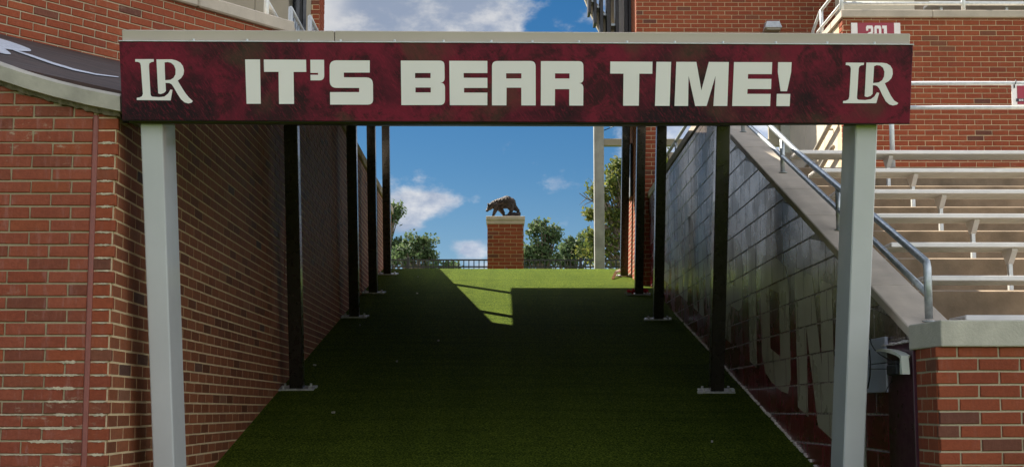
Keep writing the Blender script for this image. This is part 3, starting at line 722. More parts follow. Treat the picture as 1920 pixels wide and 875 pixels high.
for Y in (8.11, 9.70, 11.28, 12.7, 14.2, 15.7, 17.2):
    zb = rtopY(Y) + .05 if Y < 12.5 else 3.195
    m_ = MB(); m_.tube([(X_, Y, zb), (X_, Y, railz(Y))], .019, 12); m_.build('post', M['galv'], hr, True, loc=-hr.location)
for Y in (6.45, 8.11, 9.70, 11.28):
    m_ = MB(); zb = rtopY(Y) + .053; m_.tube([(X_, Y, zb), (X_, Y, zb + .006)], .034, 14); m_.build('foot_collar', M['galv'], hr, True, loc=-hr.location)

# ------------------------------------------------------------------ stand: tiers and benches
stand = tag(empty('seating_stand', (4.5, 9, FIELD)), 'stepped concrete seating tiers right of the sloping coping', 'stand')
D3, Z3, RD, RH = 8.16, 1.024, .61, .278
X1 = 7.6
for k in range(0, 8):
    a = D3 + (k - 3) * RD; z = Z3 + (k - 3) * RH; b = a + RD if k < 7 else 14.62
    zl = z - (RH + .3 if k else 1.3); c = MB(); x0_, x1_ = XR + .23, X1
    c.hexa([(x0_, a, zl), (x1_, a, zl), (x1_, b - .004, zl), (x0_, b - .004, zl), (x0_, a, z - .013), (x1_, a, z - .013), (x1_, b - .004, z - .013), (x0_, b - .004, z - .013)])
    c.hexa([(x0_, a, z - .013), (x1_, a, z - .013), (x1_, b - .004, z - .013), (x0_, b - .004, z - .013), (x0_, a + .045, z), (x1_, a + .045, z), (x1_, b - .004, z), (x0_, b - .004, z)])
    c.build('tier', M['concrete'], stand, loc=-stand.location)
c = MB(); c.box(XR + .21, XR + .235, 6.33, 17.7, FIELD, .3); c.build('footing', M['concrete'], stand, loc=-stand.location)
names = ['lowest aluminium bench, just above the pale wall cap', 'second aluminium bench up from the pale wall cap', 'third aluminium bench up, crossing behind the lower handrail',
         'fourth aluminium bench up with its bracket nearest the frame edge', 'fifth aluminium bench up, third below the top one', 'sixth aluminium bench up, directly under the top bench', 'topmost aluminium bench just below the brick wall']
bz = [.505, .785, 1.065, 1.35, 1.63, 1.909, 2.187]
for k in range(7):
    Y = 6.58 + .61 * k; zt = bz[k] * Y / (Y - .08); tz = Z3 + (k - 3) * RH
    bn = tag(empty('bench', (4.6, Y, tz)), names[k], 'bench', 'aluminium benches on the concrete tiers')
    c = MB(); x0, x1 = XR + .36, X1; 
    c.bbox(x0, x1, Y, Y + .022, zt - .032, zt, .004); c.bbox(x0, x1, Y + .022, Y + .232, zt - .018, zt - .001, .002); c.bbox(x0, x1, Y + .232, Y + .25, zt - .034, zt, .004)
    for q in range(1, 4): c.bbox(x0, x1, Y + .052 * q + .006, Y + .052 * q + .020, zt - .031, zt - .017, .0015)
    c.build('plank', M['alu'], bn, loc=-bn.location)
    for X in (3.32, 5.15, 7.0) if k else (3.32, 5.15, 7.0):
        d = MB(); d.prism([(Y + .05, zt - .031), (Y + .215, zt - .031), (Y + .215, zt - .045), (Y + .16, zt - .125), (Y + .125, zt - .125), (Y + .05, zt - .045)], X - .018, X + .018, 'x')
        d.build('bracket', M['alu'], bn, loc=-bn.location, recalc=True)
        d = MB(); d.bbox(X - .014, X + .014, Y + .125, Y + .16, tz - .001, zt - .10, .003); d.build('leg', M['galv_light'], bn, loc=-bn.location)

# ------------------------------------------------------------------ brick wall of section 201
w2 = tag(empty('brick_wall', (5.6, 14.7, 2.1)), 'sunless red brick wall at upper right carrying the 201 sign', 'wall')
brick_wall(w2, (4.17, 14.6, 0), 0, 3.4, 2.1, 4.79, M['red'], M['mortar'], phase=.04, seed=21, zref=-1.2, thick=.4)
brick_wall(w2, (4.17, 14.77, 0), -pi / 2, .17, 2.1, 4.79, M['red'], M['mortar'], phase=.04, mod=(.22, .0656), seed=22, zref=-1.2, thick=.05, nmax=60)
for a, b in ((4.14, 5.26), (5.264, 6.48), (6.484, 7.57)):
    c = MB(); c.bbox(a, b, 14.55, 15.05, 4.79, 4.885, .008); c.build('coping_stone', M['stone'], w2, loc=-w2.location)
cw = tag(empty('rendered_wall', (4.2, 16, 2.1)), 'sunlit cream rendered side wall between the benches and the gate frame', 'wall')
for a, b in ((14.78, 15.6), (15.606, 16.6), (16.606, 17.5)):
    c = MB(); c.bbox(4.175, 4.5, a, b, 2.1, 4.79, .006); c.build('render_panel', M['cream'], cw, loc=-cw.location)
for a, b in ((15.056, 16.2), (16.206, 17.5)):
    c = MB(); c.bbox(4.14, 4.5, a, b, 4.79, 4.885, .008); c.build('coping_stone', M['stone'], cw, loc=-cw.location)
sr = tag(empty('handrail', (4.1, 15.5, 3)), 'painted stair handrail fixed to the sunlit cream wall', 'handrail')
for dz in (0, -.34):
    m_ = MB(); m_.tube([(4.10, 14.95, 3.60 + dz), (4.10, 17.0, 3.10 + dz)], .03, 10); m_.build('rail', M['panel'], sr, True, loc=-sr.location)
for Y in (15.2, 16.7):
    for dz in (0, -.34):
        z = 3.60 - (Y - 14.95) * .244 + dz; m_ = MB(); m_.tube([(4.10, Y, z), (4.18, Y, z)], .012, 8); m_.build('rail_bracket', M['panel'], sr, True, loc=-sr.location)
lwk = MB(); lwk.box(2.4, 4.17, 17.45, 17.6, FIELD, 3.72); tag(lwk.build('concrete_parapet', M['panel']), 'low beige concrete parapet behind the top of the handrail', 'parapet')
# top railing on the 201 wall
tr = tag(empty('railing', (5.5, 14.8, 4.885)), 'pale galvanised guard railing on top of the 201 wall at the frame edge', 'railing')
def tpart(nm, pts, r=.02, mt='galv_light'):
    m_ = MB(); m_.tube(pts, r, 10); m_.build(nm, M[mt], tr, True, loc=-tr.location)
tpart('rail', [(4.2, 14.75, 5.03), (7.5, 14.75, 5.03)], .021); tpart('rail', [(4.2, 14.75, 5.26), (7.5, 14.75, 5.26)], .021)
tpart('rail', [(4.2, 14.75, 5.26), (4.2, 15.75, 5.26), (4.2, 16.15, 5.12), (4.2, 16.25, 4.885)], .021); tpart('rail', [(4.2, 14.75, 5.03), (4.2, 15.9, 5.03), (4.2, 16.0, 4.885)], .018)
for X in (4.2, 5.72, 7.2): tpart('post', [(X, 14.75, 4.88), (X, 14.75, 5.27)], .026)
for Y in (15.7,): tpart('post', [(4.2, Y, 4.88), (4.2, Y, 5.26)], .024)
tb = tag(empty('bench', (6.4, 15.6, 4.88)), 'upper aluminium bench glimpsed over the coping at top right corner', 'bench', 'benches above the 201 wall')
c = MB(); c.bbox(5.3, 7.5, 15.6, 15.85, 5.17, 5.215, .004); c.build('plank', M['alu'], tb, loc=-tb.location)
for X in (5.6, 6.7): c = MB(); c.bbox(X - .03, X + .03, 15.7, 15.75, 4.88, 5.17, .004); c.build('leg', M['galv_light'], tb, loc=-tb.location)
c = MB(); c.box(4.7, 7.6, 15.06, 17.0, 4.6, 4.88); tag(c.build('upper_deck', M['concrete']), kind='structure')
c = MB(); c.box(4.72, 5.75, 16.6, 16.9, 4.8831, 6.6); tag(c.build('cream_parapet', M['cream']), 'cream parapet block behind the top right railing', 'parapet')

c = MB(); c.box(5.76, 7.7, 16.7, 17.0, 4.8831, 7.0); c.box(5.76, 7.7, 16.0, 16.69, 4.8831, 5.14); tag(c.build('upper_tier', M['concrete']), 'grey upper concrete tier above the 201 wall at the right edge', 'stand')
tb2 = tag(empty('bench', (6.5, 16.2, 5.14)), 'higher of the two aluminium benches over the top right coping', 'bench', 'benches above the 201 wall')
c = MB(); c.bbox(5.8, 7.6, 16.15, 16.4, 5.50, 5.545, .004); c.build('plank', M['alu'], tb2, loc=-tb2.location)
for X in (6.0, 6.9): c = MB(); c.bbox(X - .02, X + .02, 16.25, 16.3, 5.14, 5.50, .004); c.build('leg', M['galv_light'], tb2, loc=-tb2.location)

# 201 sign
W_ = lambda px, py, Y: atY(px, py, Y)
sg = tag(empty('section_sign', (4.56, 14.58, 4.6)), 'maroon section sign reading 201 with white ends on the brick wall', 'sign')
ys_ = 14.585
c = MB(); c.bbox(4.262, 4.868, ys_ - .006, ys_ + .008, 4.42, 4.728, .002); c.build('white_panel', M['white'], sg, loc=-sg.location)
c = MB(); c.bbox(4.34, 4.79, ys_ - .009, ys_ - .004, 4.42, 4.728, .0015); c.build('maroon_panel', M['maroon'], sg, loc=-sg.location)
def digit(polys, x0, z0, wx, hz):
    for poly in polys:
        c = MB(); c.prism([(x0 + a * wx, z0 + b * hz) for a, b in poly], ys_ - .013, ys_ - .0085, 'y'); c.build('digit', M['white'], sg, loc=-sg.location, recalc=True)
two = [(0, 0), (1, 0), (1, .18), (.32, .18), (.32, .34), (.8, .42), (1, .55), (1, .88), (.88, 1), (.12, 1), (0, .9), (0, .66), (.3, .66), (.3, .8), (.68, .8), (.68, .6), (.2, .5), (0, .36)]
zero = [(.12, 0), (.88, 0), (1, .12), (1, .88), (.88, 1), (.12, 1), (0, .88), (0, .12)]
one = [(.35, 0), (.85, 0), (.85, 1), (.1, 1), (.1, .8), (.35, .8)]
digit([two], 4.443, 4.50, .088, .19)
c = MB(); c.prism([(4.545 + a * .085, 4.50 + b * .19) for a, b in zero], ys_ - .013, ys_ - .0085, 'y', holes=[[(4.545 + a * .085, 4.50 + b * .19) for a, b in ((.34, .2), (.66, .2), (.66, .8), (.34, .8))]])
c.build('digit', M['white'], sg, loc=-sg.location, recalc=True)
digit([one], 4.635, 4.50, .075, .19)

# walkway rail in front of the brick wall, and the banner tied to it
wr = tag(empty('railing', (5, 10.9, Z3 + 4 * RH)), 'two-bar galvanised railing along the walkway in front of the 201 wall', 'railing')
zt = Z3 + 4 * RH
def wpart(nm, pts, r): m_ = MB(); m_.tube(pts, r, 10); m_.build(nm, M['galv_light'], wr, True, loc=-wr.location)
wpart('rail', [(3.52, 10.9, 2.966), (7.5, 10.9, 2.976)], .019); wpart('rail', [(3.52, 10.9, 2.741), (7.5, 10.9, 2.75)], .019)
for X in (3.53, 5.6, 7.3): wpart('post', [(X, 10.9, zt), (X, 10.9, 2.97)], .022)
bnr = tag(empty('banner', (5.0, 10.87, 2.74)), 'maroon banner with white border strapped to the walkway railing at the frame edge', 'banner')
c = MB(); c.bbox(4.627, 5.35, 10.868, 10.878, 2.755, 2.952, .002); c.build('white_sheet', M['white'], bnr, loc=-bnr.location)
c = MB(); c.bbox(4.675, 5.30, 10.8645, 10.8685, 2.765, 2.938, .001); c.build('maroon_sheet', M['maroon'], bnr, loc=-bnr.location)
c = MB(); c.bbox(4.662, 5.30, 10.8615, 10.865, 2.789, 2.817, .001); c.build('dark_strip', M['navy'], bnr, loc=-bnr.location)
LT = {'G': bars((0, 0, .3, 1), (.3, 0, 1, .22), (.3, .78, 1, 1), (.7, .22, 1, .5), (.5, .38, .7, .55)), 'E': bars((0, 0, .3, 1), (.3, 0, 1, .22), (.3, .78, 1, 1), (.3, .4, .9, .6)), 'N': bars((0, 0, .27, 1), (.73, 0, 1, 1)) + [[(.27, 1), (.27, .6), (.73, 0), (.73, .4)]]}
for i, ch in enumerate('GENE'):
    c = MB()
    for poly in LT[ch]: c.prism([(4.688 + i * .0225 + a * .016, 2.795 + b * .016) for a, b in poly], 10.8598, 10.8618, 'y')
    c.build('letter', M['white'], bnr, loc=-bnr.location, recalc=True)
c = MB(); c.tube([(4.668, 10.872, 2.99), (4.668, 10.862, 2.985), (4.660, 10.862, 2.955), (4.650, 10.862, 2.945), (4.650, 10.862, 2.915)], .006, 6); c.build('strap', M['rubber'], bnr, True, loc=-bnr.location)

# ------------------------------------------------------------------ tower with brick faces, fins, light
tp = tag(empty('brick_tower', (2.2, 18, FIELD)), 'brick tower right of the tunnel with a sunlit left face and wide upper wall', 'building')
brick_wall(tp, (1.98, 17.8, 0), 0, .36, 1.5, 5.0, M['red'], M['mortar'], phase=.1, seed=31, zref=-1.2, thick=.1, nmax=140)
brick_wall(tp, (1.98, 17.8, 0), 0, 3.35, 5.0, 9.0, M['red'], M['mortar'], phase=.1, seed=32, zref=-1.2, thick=.1, nmax=150)
brick_wall(tp, (1.98, 19.5, 0), -pi / 2, 1.7, 1.5, 9.0, M['red'], M['mortar'], phase=.06, seed=33, zref=-1.2, thick=.1, nmax=10, depth=.002)
c = MB(); c.box(2.08, 2.34, 17.9, 19.5, 1.5, 5.0); c.box(2.08, 5.33, 17.9, 18.4, 5.0, 9.0); c.box(2.08, 2.34, 18.4, 19.5, 5.0, 9.0); c.box(1.98, 5.33, 17.8, 19.5, 9.0, 9.2)
c.build('core_wall', M['panel'], tp, loc=-tp.location)
c = MB(); a = atX(1186, 290, 1.97); b = atX(1180, 395, 1.97); c.bbox(1.945, 1.975, 18.52, 18.95, 3.28, 4.08, .004); c.build('plaque', M['greypost'], tp, loc=-tp.location)
c = MB(); c.box(1.948, 1.972, 18.505, 18.519, 3.27, 4.09); c.box(1.948, 1.972, 18.505, 18.96, 3.262, 3.276); c.build('plaque_edge', M['black'], tp, loc=-tp.location)
wl = tag(empty('wall_light', (3.98, 17.78, 5.7)), 'grey metal wall light on the upper brick wall above the sign', 'lamp')
c = MB(); p = [(3.87, 5.60), (4.12, 5.60), (4.105, 5.71), (4.09, 5.735), (3.90, 5.735), (3.875, 5.68)]
c.hexa([(3.868, 17.58, 5.632), (4.118, 17.58, 5.632), (4.118, 17.795, 5.612), (3.868, 17.795, 5.612), (3.905, 17.64, 5.745), (4.09, 17.64, 5.745), (4.09, 17.795, 5.765), (3.905, 17.795, 5.765)])
c.build('housing', M['galv_light'], wl, loc=-wl.location)
c = MB(); c.bbox(3.89, 4.10, 17.60, 17.76, 5.600, 5.634, .004); c.build('lens', M['panel'], wl, loc=-wl.location)
c = MB(); c.bbox(3.93, 4.08, 17.76, 17.80, 5.59, 5.64, .004); c.build('back_plate', M['black'], wl, loc=-wl.location)

ls = tag(empty('louvre_screen', (1.65, 18.6, 6.2)), 'dark vertical louvre fins with cream stair beam left of the brick tower', 'screen')
for (pa, pb, zb) in ((1102, 1107, 6.155), (1112.5, 1118, 5.985), (1124, 1130, 5.7), (1136.5, 1144, 5.6), (1153, 1159, 5.6), (1170, 1176, 5.6), (1177.5, 1183, 5.6), (1184.5, 1191, 5.6)):
    xa, xb = atY(pa, 10, 18.6).x, atY(pb, 10, 18.6).x
    c = MB(); c.bbox(xa, xb, 18.5, 18.75, zb, 9.0, .004); c.build('fin', M['black'], ls, loc=-ls.location)
c = MB(); xa, xb = atY(1159, 10, 18.9).x, atY(1171, 10, 18.9).x; c.box(xa, xb, 18.88, 18.92, 5.6, 9.0); c.build('grey_panel', M['greypost'], ls, loc=-ls.location)
c = MB(); xa, xb = atY(1143, 10, 18.95).x, atY(1153, 10, 18.95).x; c.box(xa, xb, 18.94, 18.98, 5.6, 9.0); c.build('grey_panel', M['panel'], ls, loc=-ls.location)
c = MB(); c.box(1.32, 1.99, 18.68, 18.72, 7.2, 7.26); c.box(1.32, 1.99, 18.68, 18.72, 8.4, 8.46); c.build('support_rail', M['black'], ls, loc=-ls.location)
c = MB(); P_ = lambda x, y: ((lambda v: (v.x, v.z))(atY(x, y, 18.9)))
c.prism([P_(1100, -12), P_(1110, 2), P_(1120, 12), P_(1133, 28), P_(1150, 50), P_(1158, 64), P_(1158, 90), P_(1130, 78), P_(1118, 54), P_(1106, 29), P_(1094, 0)][::-1], 18.8, 18.87, 'y')
c.build('stair_beam', M['cream'], ls, loc=-ls.location, recalc=True)
for (x, y) in ((1111, 8), (1121, 19), (1133, 33), (1147, 52)):
    v = atY(x, y, 18.8); c = MB(); c.bbox(v.x - .03, v.x + .04, 18.62, 18.81, v.z - .03, v.z + .01, .004); c.build('stair_tread', M['galv'], ls, loc=-ls.location)

# gate frame beyond the crest
gf = tag(empty('gate_frame', (3.4, 22, Z_CREST)), 'weathered grey steel gate frame standing right of the bear pillar', 'frame')
c = MB(); c.bbox(1.645, 1.825, 21.95, 22.13, Z_CREST - .02, 6.2, .006); c.build('column', M['steelgrey'], gf, loc=-gf.location)
c = MB(); c.bbox(5.07, 5.29, 21.95, 22.13, Z_CREST - .02, 6.2, .006); c.build('column', M['steelgrey'], gf, loc=-gf.location)
c = MB(); c.bbox(1.825, 5.07, 21.98, 22.10, 4.81, 4.94, .006); c.build('beam', M['panel'], gf, loc=-gf.location)
c = MB(); c.bbox(4.86, 5.07, 22.0, 22.08, 4.94, 6.2, .004); c.build('infill_panel', M['panel'], gf, loc=-gf.location)
m_ = MB(); m_.tube([(1.82, 22.04, 5.10), (2.3, 22.04, 5.30), (2.9, 22.04, 5.6), (5.07, 22.04, 6.1)], .008, 6); m_.build('cable', M['black'], gf, True, loc=-gf.location)

# ------------------------------------------------------------------ bear pillar
bp = tag(empty('brick_pillar', (.028, 22.6, Z_CREST)), 'square red brick pillar with buff cap carrying the bear statue', 'pillar')
z_b, z_c = Z_CREST - .02, 3.41
brick_wall(bp, (-.30, 22.3, 0), 0, .652, z_b, z_c, M['red'], M['mortar'], phase=.095, mod=(.2173, .0700), seed=41, zref=z_c - .07 * 16, thick=.05)
for (o_, a_) in (((-.30, 22.95, 0), -pi / 2), ((.352, 22.3, 0), pi / 2), ((.352, 22.95, 0), pi)):
    brick_wall(bp, o_, a_, .652, z_b, z_c, M['red'], M['mortar'], phase=.095, mod=(.2173, .0700), seed=42, zref=z_c - .07 * 16, thick=.05, nmax=0)
c = MB(); c.bbox(-.333, .385, 22.265, 22.985, 3.475, 3.55, .008); c.bbox(-.318, .370, 22.28, 22.97, 3.405, 3.477, .006); c.build('cap', M['stone'], bp, loc=-bp.location)

# the bear: one continuous body, voxel-merged from tapered limbs
PXM = .001795
def bc(x, y, dy=0): return Vector(((x - 318) * PXM * 1.0 + .028, 22.6 + dy * PXM, 3.55 + (310 - y) * PXM * 1.06))
def blobmesh(chains, voxel, name, m_, noise_=0.0, smooth_it=3):
    mb = MB()
    import bmesh
    bm = bmesh.new()
    for ch in chains:
        for (a, ra), (b, rb) in zip(ch, ch[1:]) if len(ch) > 1 else [(ch[0], ch[0])]:
            n = max(1, int((b - a).length / (min(ra, rb) * .35)))
            for k in range(n + 1):
                t_ = k / n; bmesh.ops.create_icosphere(bm, subdivisions=2, radius=ra + (rb - ra) * t_, matrix=Matrix.Translation(a.lerp(b, t_)))
    me = bpy.data.meshes.new(name + '_raw'); bm.to_mesh(me); bm.free()
    o = bpy.data.objects.new(name + '_raw', me); col.objects.link(o)
    r_ = o.modifiers.new('r', 'REMESH'); r_.mode = 'VOXEL'; r_.voxel_size = voxel
    s_ = o.modifiers.new('s', 'SMOOTH'); s_.iterations = smooth_it; s_.factor = .5
    if noise_:
        tx = bpy.data.textures.new(name + '_fur', 'CLOUDS'); tx.noise_scale = .022; tx.noise_depth = 2
        d_ = o.modifiers.new('d', 'DISPLACE'); d_.texture = tx; d_.strength = noise_; d_.mid_level = .5; d_.texture_coords = 'GLOBAL'
    dg = bpy.context.evaluated_depsgraph_get(); me2 = bpy.data.meshes.new_from_object(o.evaluated_get(dg))
    bpy.data.objects.remove(o); bpy.data.meshes.remove(me)
    me2.name = name; me2.materials.clear(); me2.materials.append(m_)
    me2.polygons.foreach_set('use_smooth', [True] * len(me2.polygons)); return me2
q = lambda x, y, r, d=0: (bc(x, y, d), r * PXM)
bear = [[q(232, 158, 45), q(275, 146, 47), q(335, 136, 56), q(368, 148, 52)],
        [q(368, 152, 46), q(392, 166, 36)],
        [q(235, 156, 44), q(195, 168, 37), q(165, 186, 30)], [q(165, 186, 30), q(148, 200, 25)], [q(148, 205, 19), q(128, 222, 12), q(120, 230, 10)],
        [q(138, 222, 9), q(127, 236, 6)],
        [q(140, 176, 10, -18), q(136, 165, 9, -20)], [q(150, 174, 10, 18), q(148, 164, 9, 20)],
        [q(228, 180, 34, -18), q(212, 226, 21, -24), q(198, 260, 15, -26), q(188, 288, 12, -26), q(180, 296, 10, -26)],
        [q(250, 190, 34, 18), q(280, 228, 23, 24), q(296, 256, 16, 26), q(300, 276, 13, 26), q(290, 286, 11, 26)],
        [q(365, 180, 42, -18), q(378, 212, 26, -26), q(376, 238, 17, -28), q(362, 256, 13, -28), q(350, 262, 11, -28)],
        [q(392, 180, 38, 18), q(424, 205, 24, 24), q(448, 222, 17, 26), q(452, 242, 13, 26), q(440, 252, 11, 26)],
        [q(408, 148, 10), q(416, 156, 6)], [q(320, 178, 30), q(270, 176, 32)]]
bs = tag(empty('bear_statue', (.028, 22.6, 3.55)), 'bronze statue of a walking bear with lowered head on the brick pillar', 'statue')
bear = [[(p_, r_ * 1.07) for p_, r_ in ch] for ch in bear]
me = blobmesh(bear, .0065, 'bear_body', M['bronze'], .022, 2); link('bear_body', me, bs, -bs.location)
rock = [[q(250, 304, 9), q(300, 296, 16), q(350, 284, 30), q(400, 276, 35), q(442, 274, 34), q(464, 254, 13)], [q(300, 296, 14, -40), q(380, 292, 22, -44), q(440, 290, 24, -34)], [q(290, 300, 12, 36), q(370, 290, 24, 40), q(440, 288, 24, 34)],
        [q(180, 306, 8, -26), q(240, 306, 8)], [q(352, 275, 14, -28), q(440, 268, 16, 26)]]
me = blobmesh(rock, .009, 'rock_base', M['bronze'], .03, 1); link('rock_base', me, bs, -bs.location)

# ------------------------------------------------------------------ fence at the crest
fe = tag(empty('metal_fence', (.5, 27, 2.0)), 'black picket fence with double top rails running behind the bear pillar', 'fence')
pk = MB(); pk.box(-.011, .011, -.011, .011, .08, 1.30); pkm = pk.mesh('picket', M['black'])
x = -2.138 - 1.92 * 2; xs3 = []
while x < 7.6:
    c = MB(); c.bbox(x - .032, x + .032, 26.97, 27.03, 2.0, 3.375, .004); c.build('post', M['black'], fe, loc=-fe.location)
    for j in range(1, 17): link('picket', pkm, fe, (x + j * 1.92 / 17 - fe.location.x, 0, 0))
    x += 1.92
for z in (3.318, 3.165, 2.15):
    c = MB(); c.box(-5.98, 7.5, 26.985, 27.015, z - .016, z + .016); c.build('rail', M['black'], fe, loc=-fe.location)

# ------------------------------------------------------------------ trees beyond
def tree(name, label, base, h, crown, mt, clumps, leaves, size, seed, bare=None, group='trees beyond the fence'):
    rnd = random.Random(seed); bx, by = base; gz = 1.0
    t_ = tag(empty(name, (bx, by, gz)), label, 'tree', group)
    tk = MB(); top = h * .62
    trunk = [(0, 0, -.2), (rnd.uniform(-.1, .1), 0, h * .25), (rnd.uniform(-.3, .3), rnd.uniform(-.2, .2), h * .45), (rnd.uniform(-.3, .3), 0, top)]
    tk.tube(trunk, [h * .028, h * .022, h * .017, h * .008], 8)
    mb = MB(); cs = []
    for i in range(int(clumps * 1.35)):
        cx_, cz_, rx, rz2, ry = crown[rnd.randrange(len(crown))]
        while True:
            a = Vector((rnd.uniform(-1, 1), rnd.uniform(-1, 1), rnd.uniform(-1, 1)))
            if .35 < a.length < 1: break
        cs.append(Vector((cx_ + a.x * rx, a.y * ry, cz_ + a.z * rz2)))
    for i, c_ in enumerate(cs):
        if i % 3 == 0:
            st_ = Vector(trunk[2]).lerp(Vector(trunk[3]), rnd.random()); mid = st_.lerp(c_, .5) + Vector((0, 0, -.04 * h))
            tk.tube([st_, mid, c_], [h * .009, h * .006, h * .002], 5)
        rr_ = rnd.uniform(.25, .85) * h * .041
        for j in range(int(leaves * .5)):
            d_ = Vector([max(-1.7, min(1.7, rnd.gauss(0, 1))) for _ in range(3)]) * rr_ * .62; d_.z *= .75
            p = c_ + d_; n_ = Vector((rnd.gauss(0, 1), rnd.gauss(0, 1), rnd.gauss(0, 1) + .6)).normalized()
            a = n_.cross(Vector((rnd.random(), rnd.random(), rnd.random()))).normalized(); b = n_.cross(a); s_ = size * .62 * rnd.uniform(.5, 1.3)
            mb.quad(p - a * s_ - b * s_ * .55, p + a * s_ - b * s_ * .5, p + a * s_ * .8 + b * s_ * .55, p - a * s_ * .9 + b * s_ * .5)
    if bare:
        for path, r0 in bare: tk.tube(path, [r0 * (1 - .8 * k / (len(path) - 1)) for k in range(len(path))], 5)
    tk.build('trunk', M['bark'], t_); mb.build('crown', mt, t_)
def cw_(px, py, Y): v = atY(px, py, Y); return v.x, v.z - 1.0
def crownpx(Y, bx, blobs):   # (px, py, rx_px, ry_px)
    k = Y / F; out_ = []
    for (x, y, rx, ry) in blobs:
        X, Z = cw_(x, y, Y); out_.append((X - bx, Z, rx * k, ry * k, rx * k))
    return out_
Yt = 60; b0 = atY(705, 480, Yt).x
tree('leafy_tree', 'dark green tree rising tallest behind the left wall, tip beside the last post', (b0, Yt), 11.5, crownpx(Yt, b0, [(700, 400, 40, 26), (726, 404, 18, 22), (738, 396, 12, 14), (700, 460, 60, 40), (732, 465, 26, 30), (760, 470, 30, 24)]), M['leaf_green'], 110, 70, .13, 1)
Yt = 52; b0 = atY(786, 480, Yt).x
tree('leafy_tree', 'rounded green tree just right of the left wall, lower than its neighbour', (b0, Yt), 8.6, crownpx(Yt, b0, [(772, 458, 28, 20), (796, 460, 18, 16), (806, 480, 20, 14), (760, 482, 34, 18), (830, 502, 40, 10)]), M['leaf_green'], 75, 70, .11, 2)
Yt = 58; b0 = atY(1018, 480, Yt).x
tree('leafy_tree', 'upright green tree directly right of the bear pillar', (b0, Yt), 9.9, crownpx(Yt, b0, [(1012, 435, 24, 24), (1036, 440, 14, 20), (1005, 470, 26, 24), (1030, 480, 24, 24), (990, 485, 18, 14)]), M['leaf_green'], 95, 70, .12, 3)
Yt = 64; b0 = atY(1076, 480, Yt).x
tree('leafy_tree', 'low green tree between the bear pillar and the grey column', (b0, Yt), 9.0, crownpx(Yt, b0, [(1070, 462, 18, 16), (1096, 455, 18, 20), (1082, 485, 36, 18), (1058, 488, 16, 12)]), M['leaf_green'], 80, 70, .12, 4)
Yt = 50; b0 = atY(1180, 480, Yt).x
def bp_(x, y): v = atY(x, y, Yt); return (v.x - b0, 0, v.z - 1.0)
twigs = [([bp_(1150, 430), bp_(1135, 400), bp_(1118, 380), bp_(1100, 372), bp_(1086, 362)], .06), ([bp_(1118, 380), bp_(1106, 368), bp_(1102, 360)], .03), ([bp_(1100, 372), bp_(1092, 378), bp_(1086, 384)], .02), ([bp_(1112, 376), bp_(1098, 382), bp_(1090, 388)], .022),
         ([bp_(1106, 374), bp_(1096, 364), bp_(1092, 360)], .02), ([bp_(1175, 480), bp_(1160, 425), bp_(1148, 400), bp_(1140, 375)], .12), ([bp_(1180, 470), bp_(1170, 400), bp_(1160, 350), bp_(1158, 320)], .1)]
tree('yellowing_tree', 'tall yellow-green tree with a bare twiggy branch behind the grey column', (b0, Yt), 10.8,
     crownpx(Yt, b0, [(1160, 312, 14, 12), (1148, 340, 24, 20), (1122, 360, 16, 20), (1150, 372, 30, 24), (1185, 360, 36, 44), (1108, 402, 8, 10), (1150, 412, 20, 20), (1118, 440, 22, 12), (1140, 455, 34, 22), (1110, 470, 28, 20), (1180, 440, 40, 50), (1150, 485, 50, 14), (1240, 330, 50, 60), (1255, 296, 22, 12)]),
     M['leaf_yellow'], 240, 62, .10, 5, twigs)

# ------------------------------------------------------------------ canopy: posts square to the ramp, flat roof, fascia
cn = tag(empty('tunnel_canopy', (0, 12, FIELD)), 'steel canopy frame over the turf tunnel with pale front posts and dark inner posts', 'canopy')
CX0 = .0
def RM(X, Y, n=0.0):      # matrix of the ramp frame at a point of the ramp
    o = Vector((X, Y, rz_(Y))) + EN * n
    return Matrix(((1, 0, 0, o.x), (0, ES.y, EN.y, o.y), (0, ES.z, EN.z, o.z), (0, 0, 0, 1)))
HN = 2.316
def put(mb, name, m_, parent=cn, smooth=False):
    off = parent.matrix_basis.translation if parent else Vector()
    p = parent; tot = Vector()
    while p: tot += p.location; p = p.parent
    return mb.build(name, m_, parent, smooth, loc=-tot)
def post(X, Y, w_, d_, mt, plate=True, n1=HN):
    c = MB(); c.bbox(-w_ / 2, w_ / 2, -d_ / 2, d_ / 2, .0, n1, .006, RM(X, Y)); o = put(c, 'post', M[mt])
    if plate:
        c = MB(); Mx = RM(X, Y)
        for (a, b, e, f) in ((-.155, .155, -.075, .075), (-.175, -.13, -.085, -.04), (.12, .17, .03, .085), (-.10, .06, .06, .09)):
            c.bbox(a, b, e, f, .004, .02 + abs(a) * .01, .003, Mx)
        put(c, 'base_plate', M['plate'], o)
        for sx in (-1, 1):
            for sy in (-1, 1):
                c = MB(); c.tube([Mx @ Vector((sx * .115, sy * .05, .015)), Mx @ Vector((sx * .115, sy * .05, .045))], .011, 8); put(c, 'bolt', M['plate'], o)
    return o
yb = 6.07 + .07
yfoot = 6.07 + .10 + .3      # ramp coordinate of the front frame
def foot(Y_at_top, n):   # ramp Y of a post whose point at height n stands at Y_at_top
    return Y_at_top + sin(SA) * n
fyc = foot(6.24 + .02, 2.33)
post(-1.84 + .035, fyc, .112, .25, 'greypost', True); post(1.862, fyc, .112, .25, 'greypost', True)
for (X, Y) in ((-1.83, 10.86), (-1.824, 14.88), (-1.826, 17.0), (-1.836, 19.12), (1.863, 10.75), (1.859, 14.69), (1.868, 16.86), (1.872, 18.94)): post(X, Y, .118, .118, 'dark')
c = MB(); yk = foot(19.2, 2.36); yf = foot(6.12, 2.36)
L_ = (yk - yf) / cos(SA)
Mx = RM(0, yf)
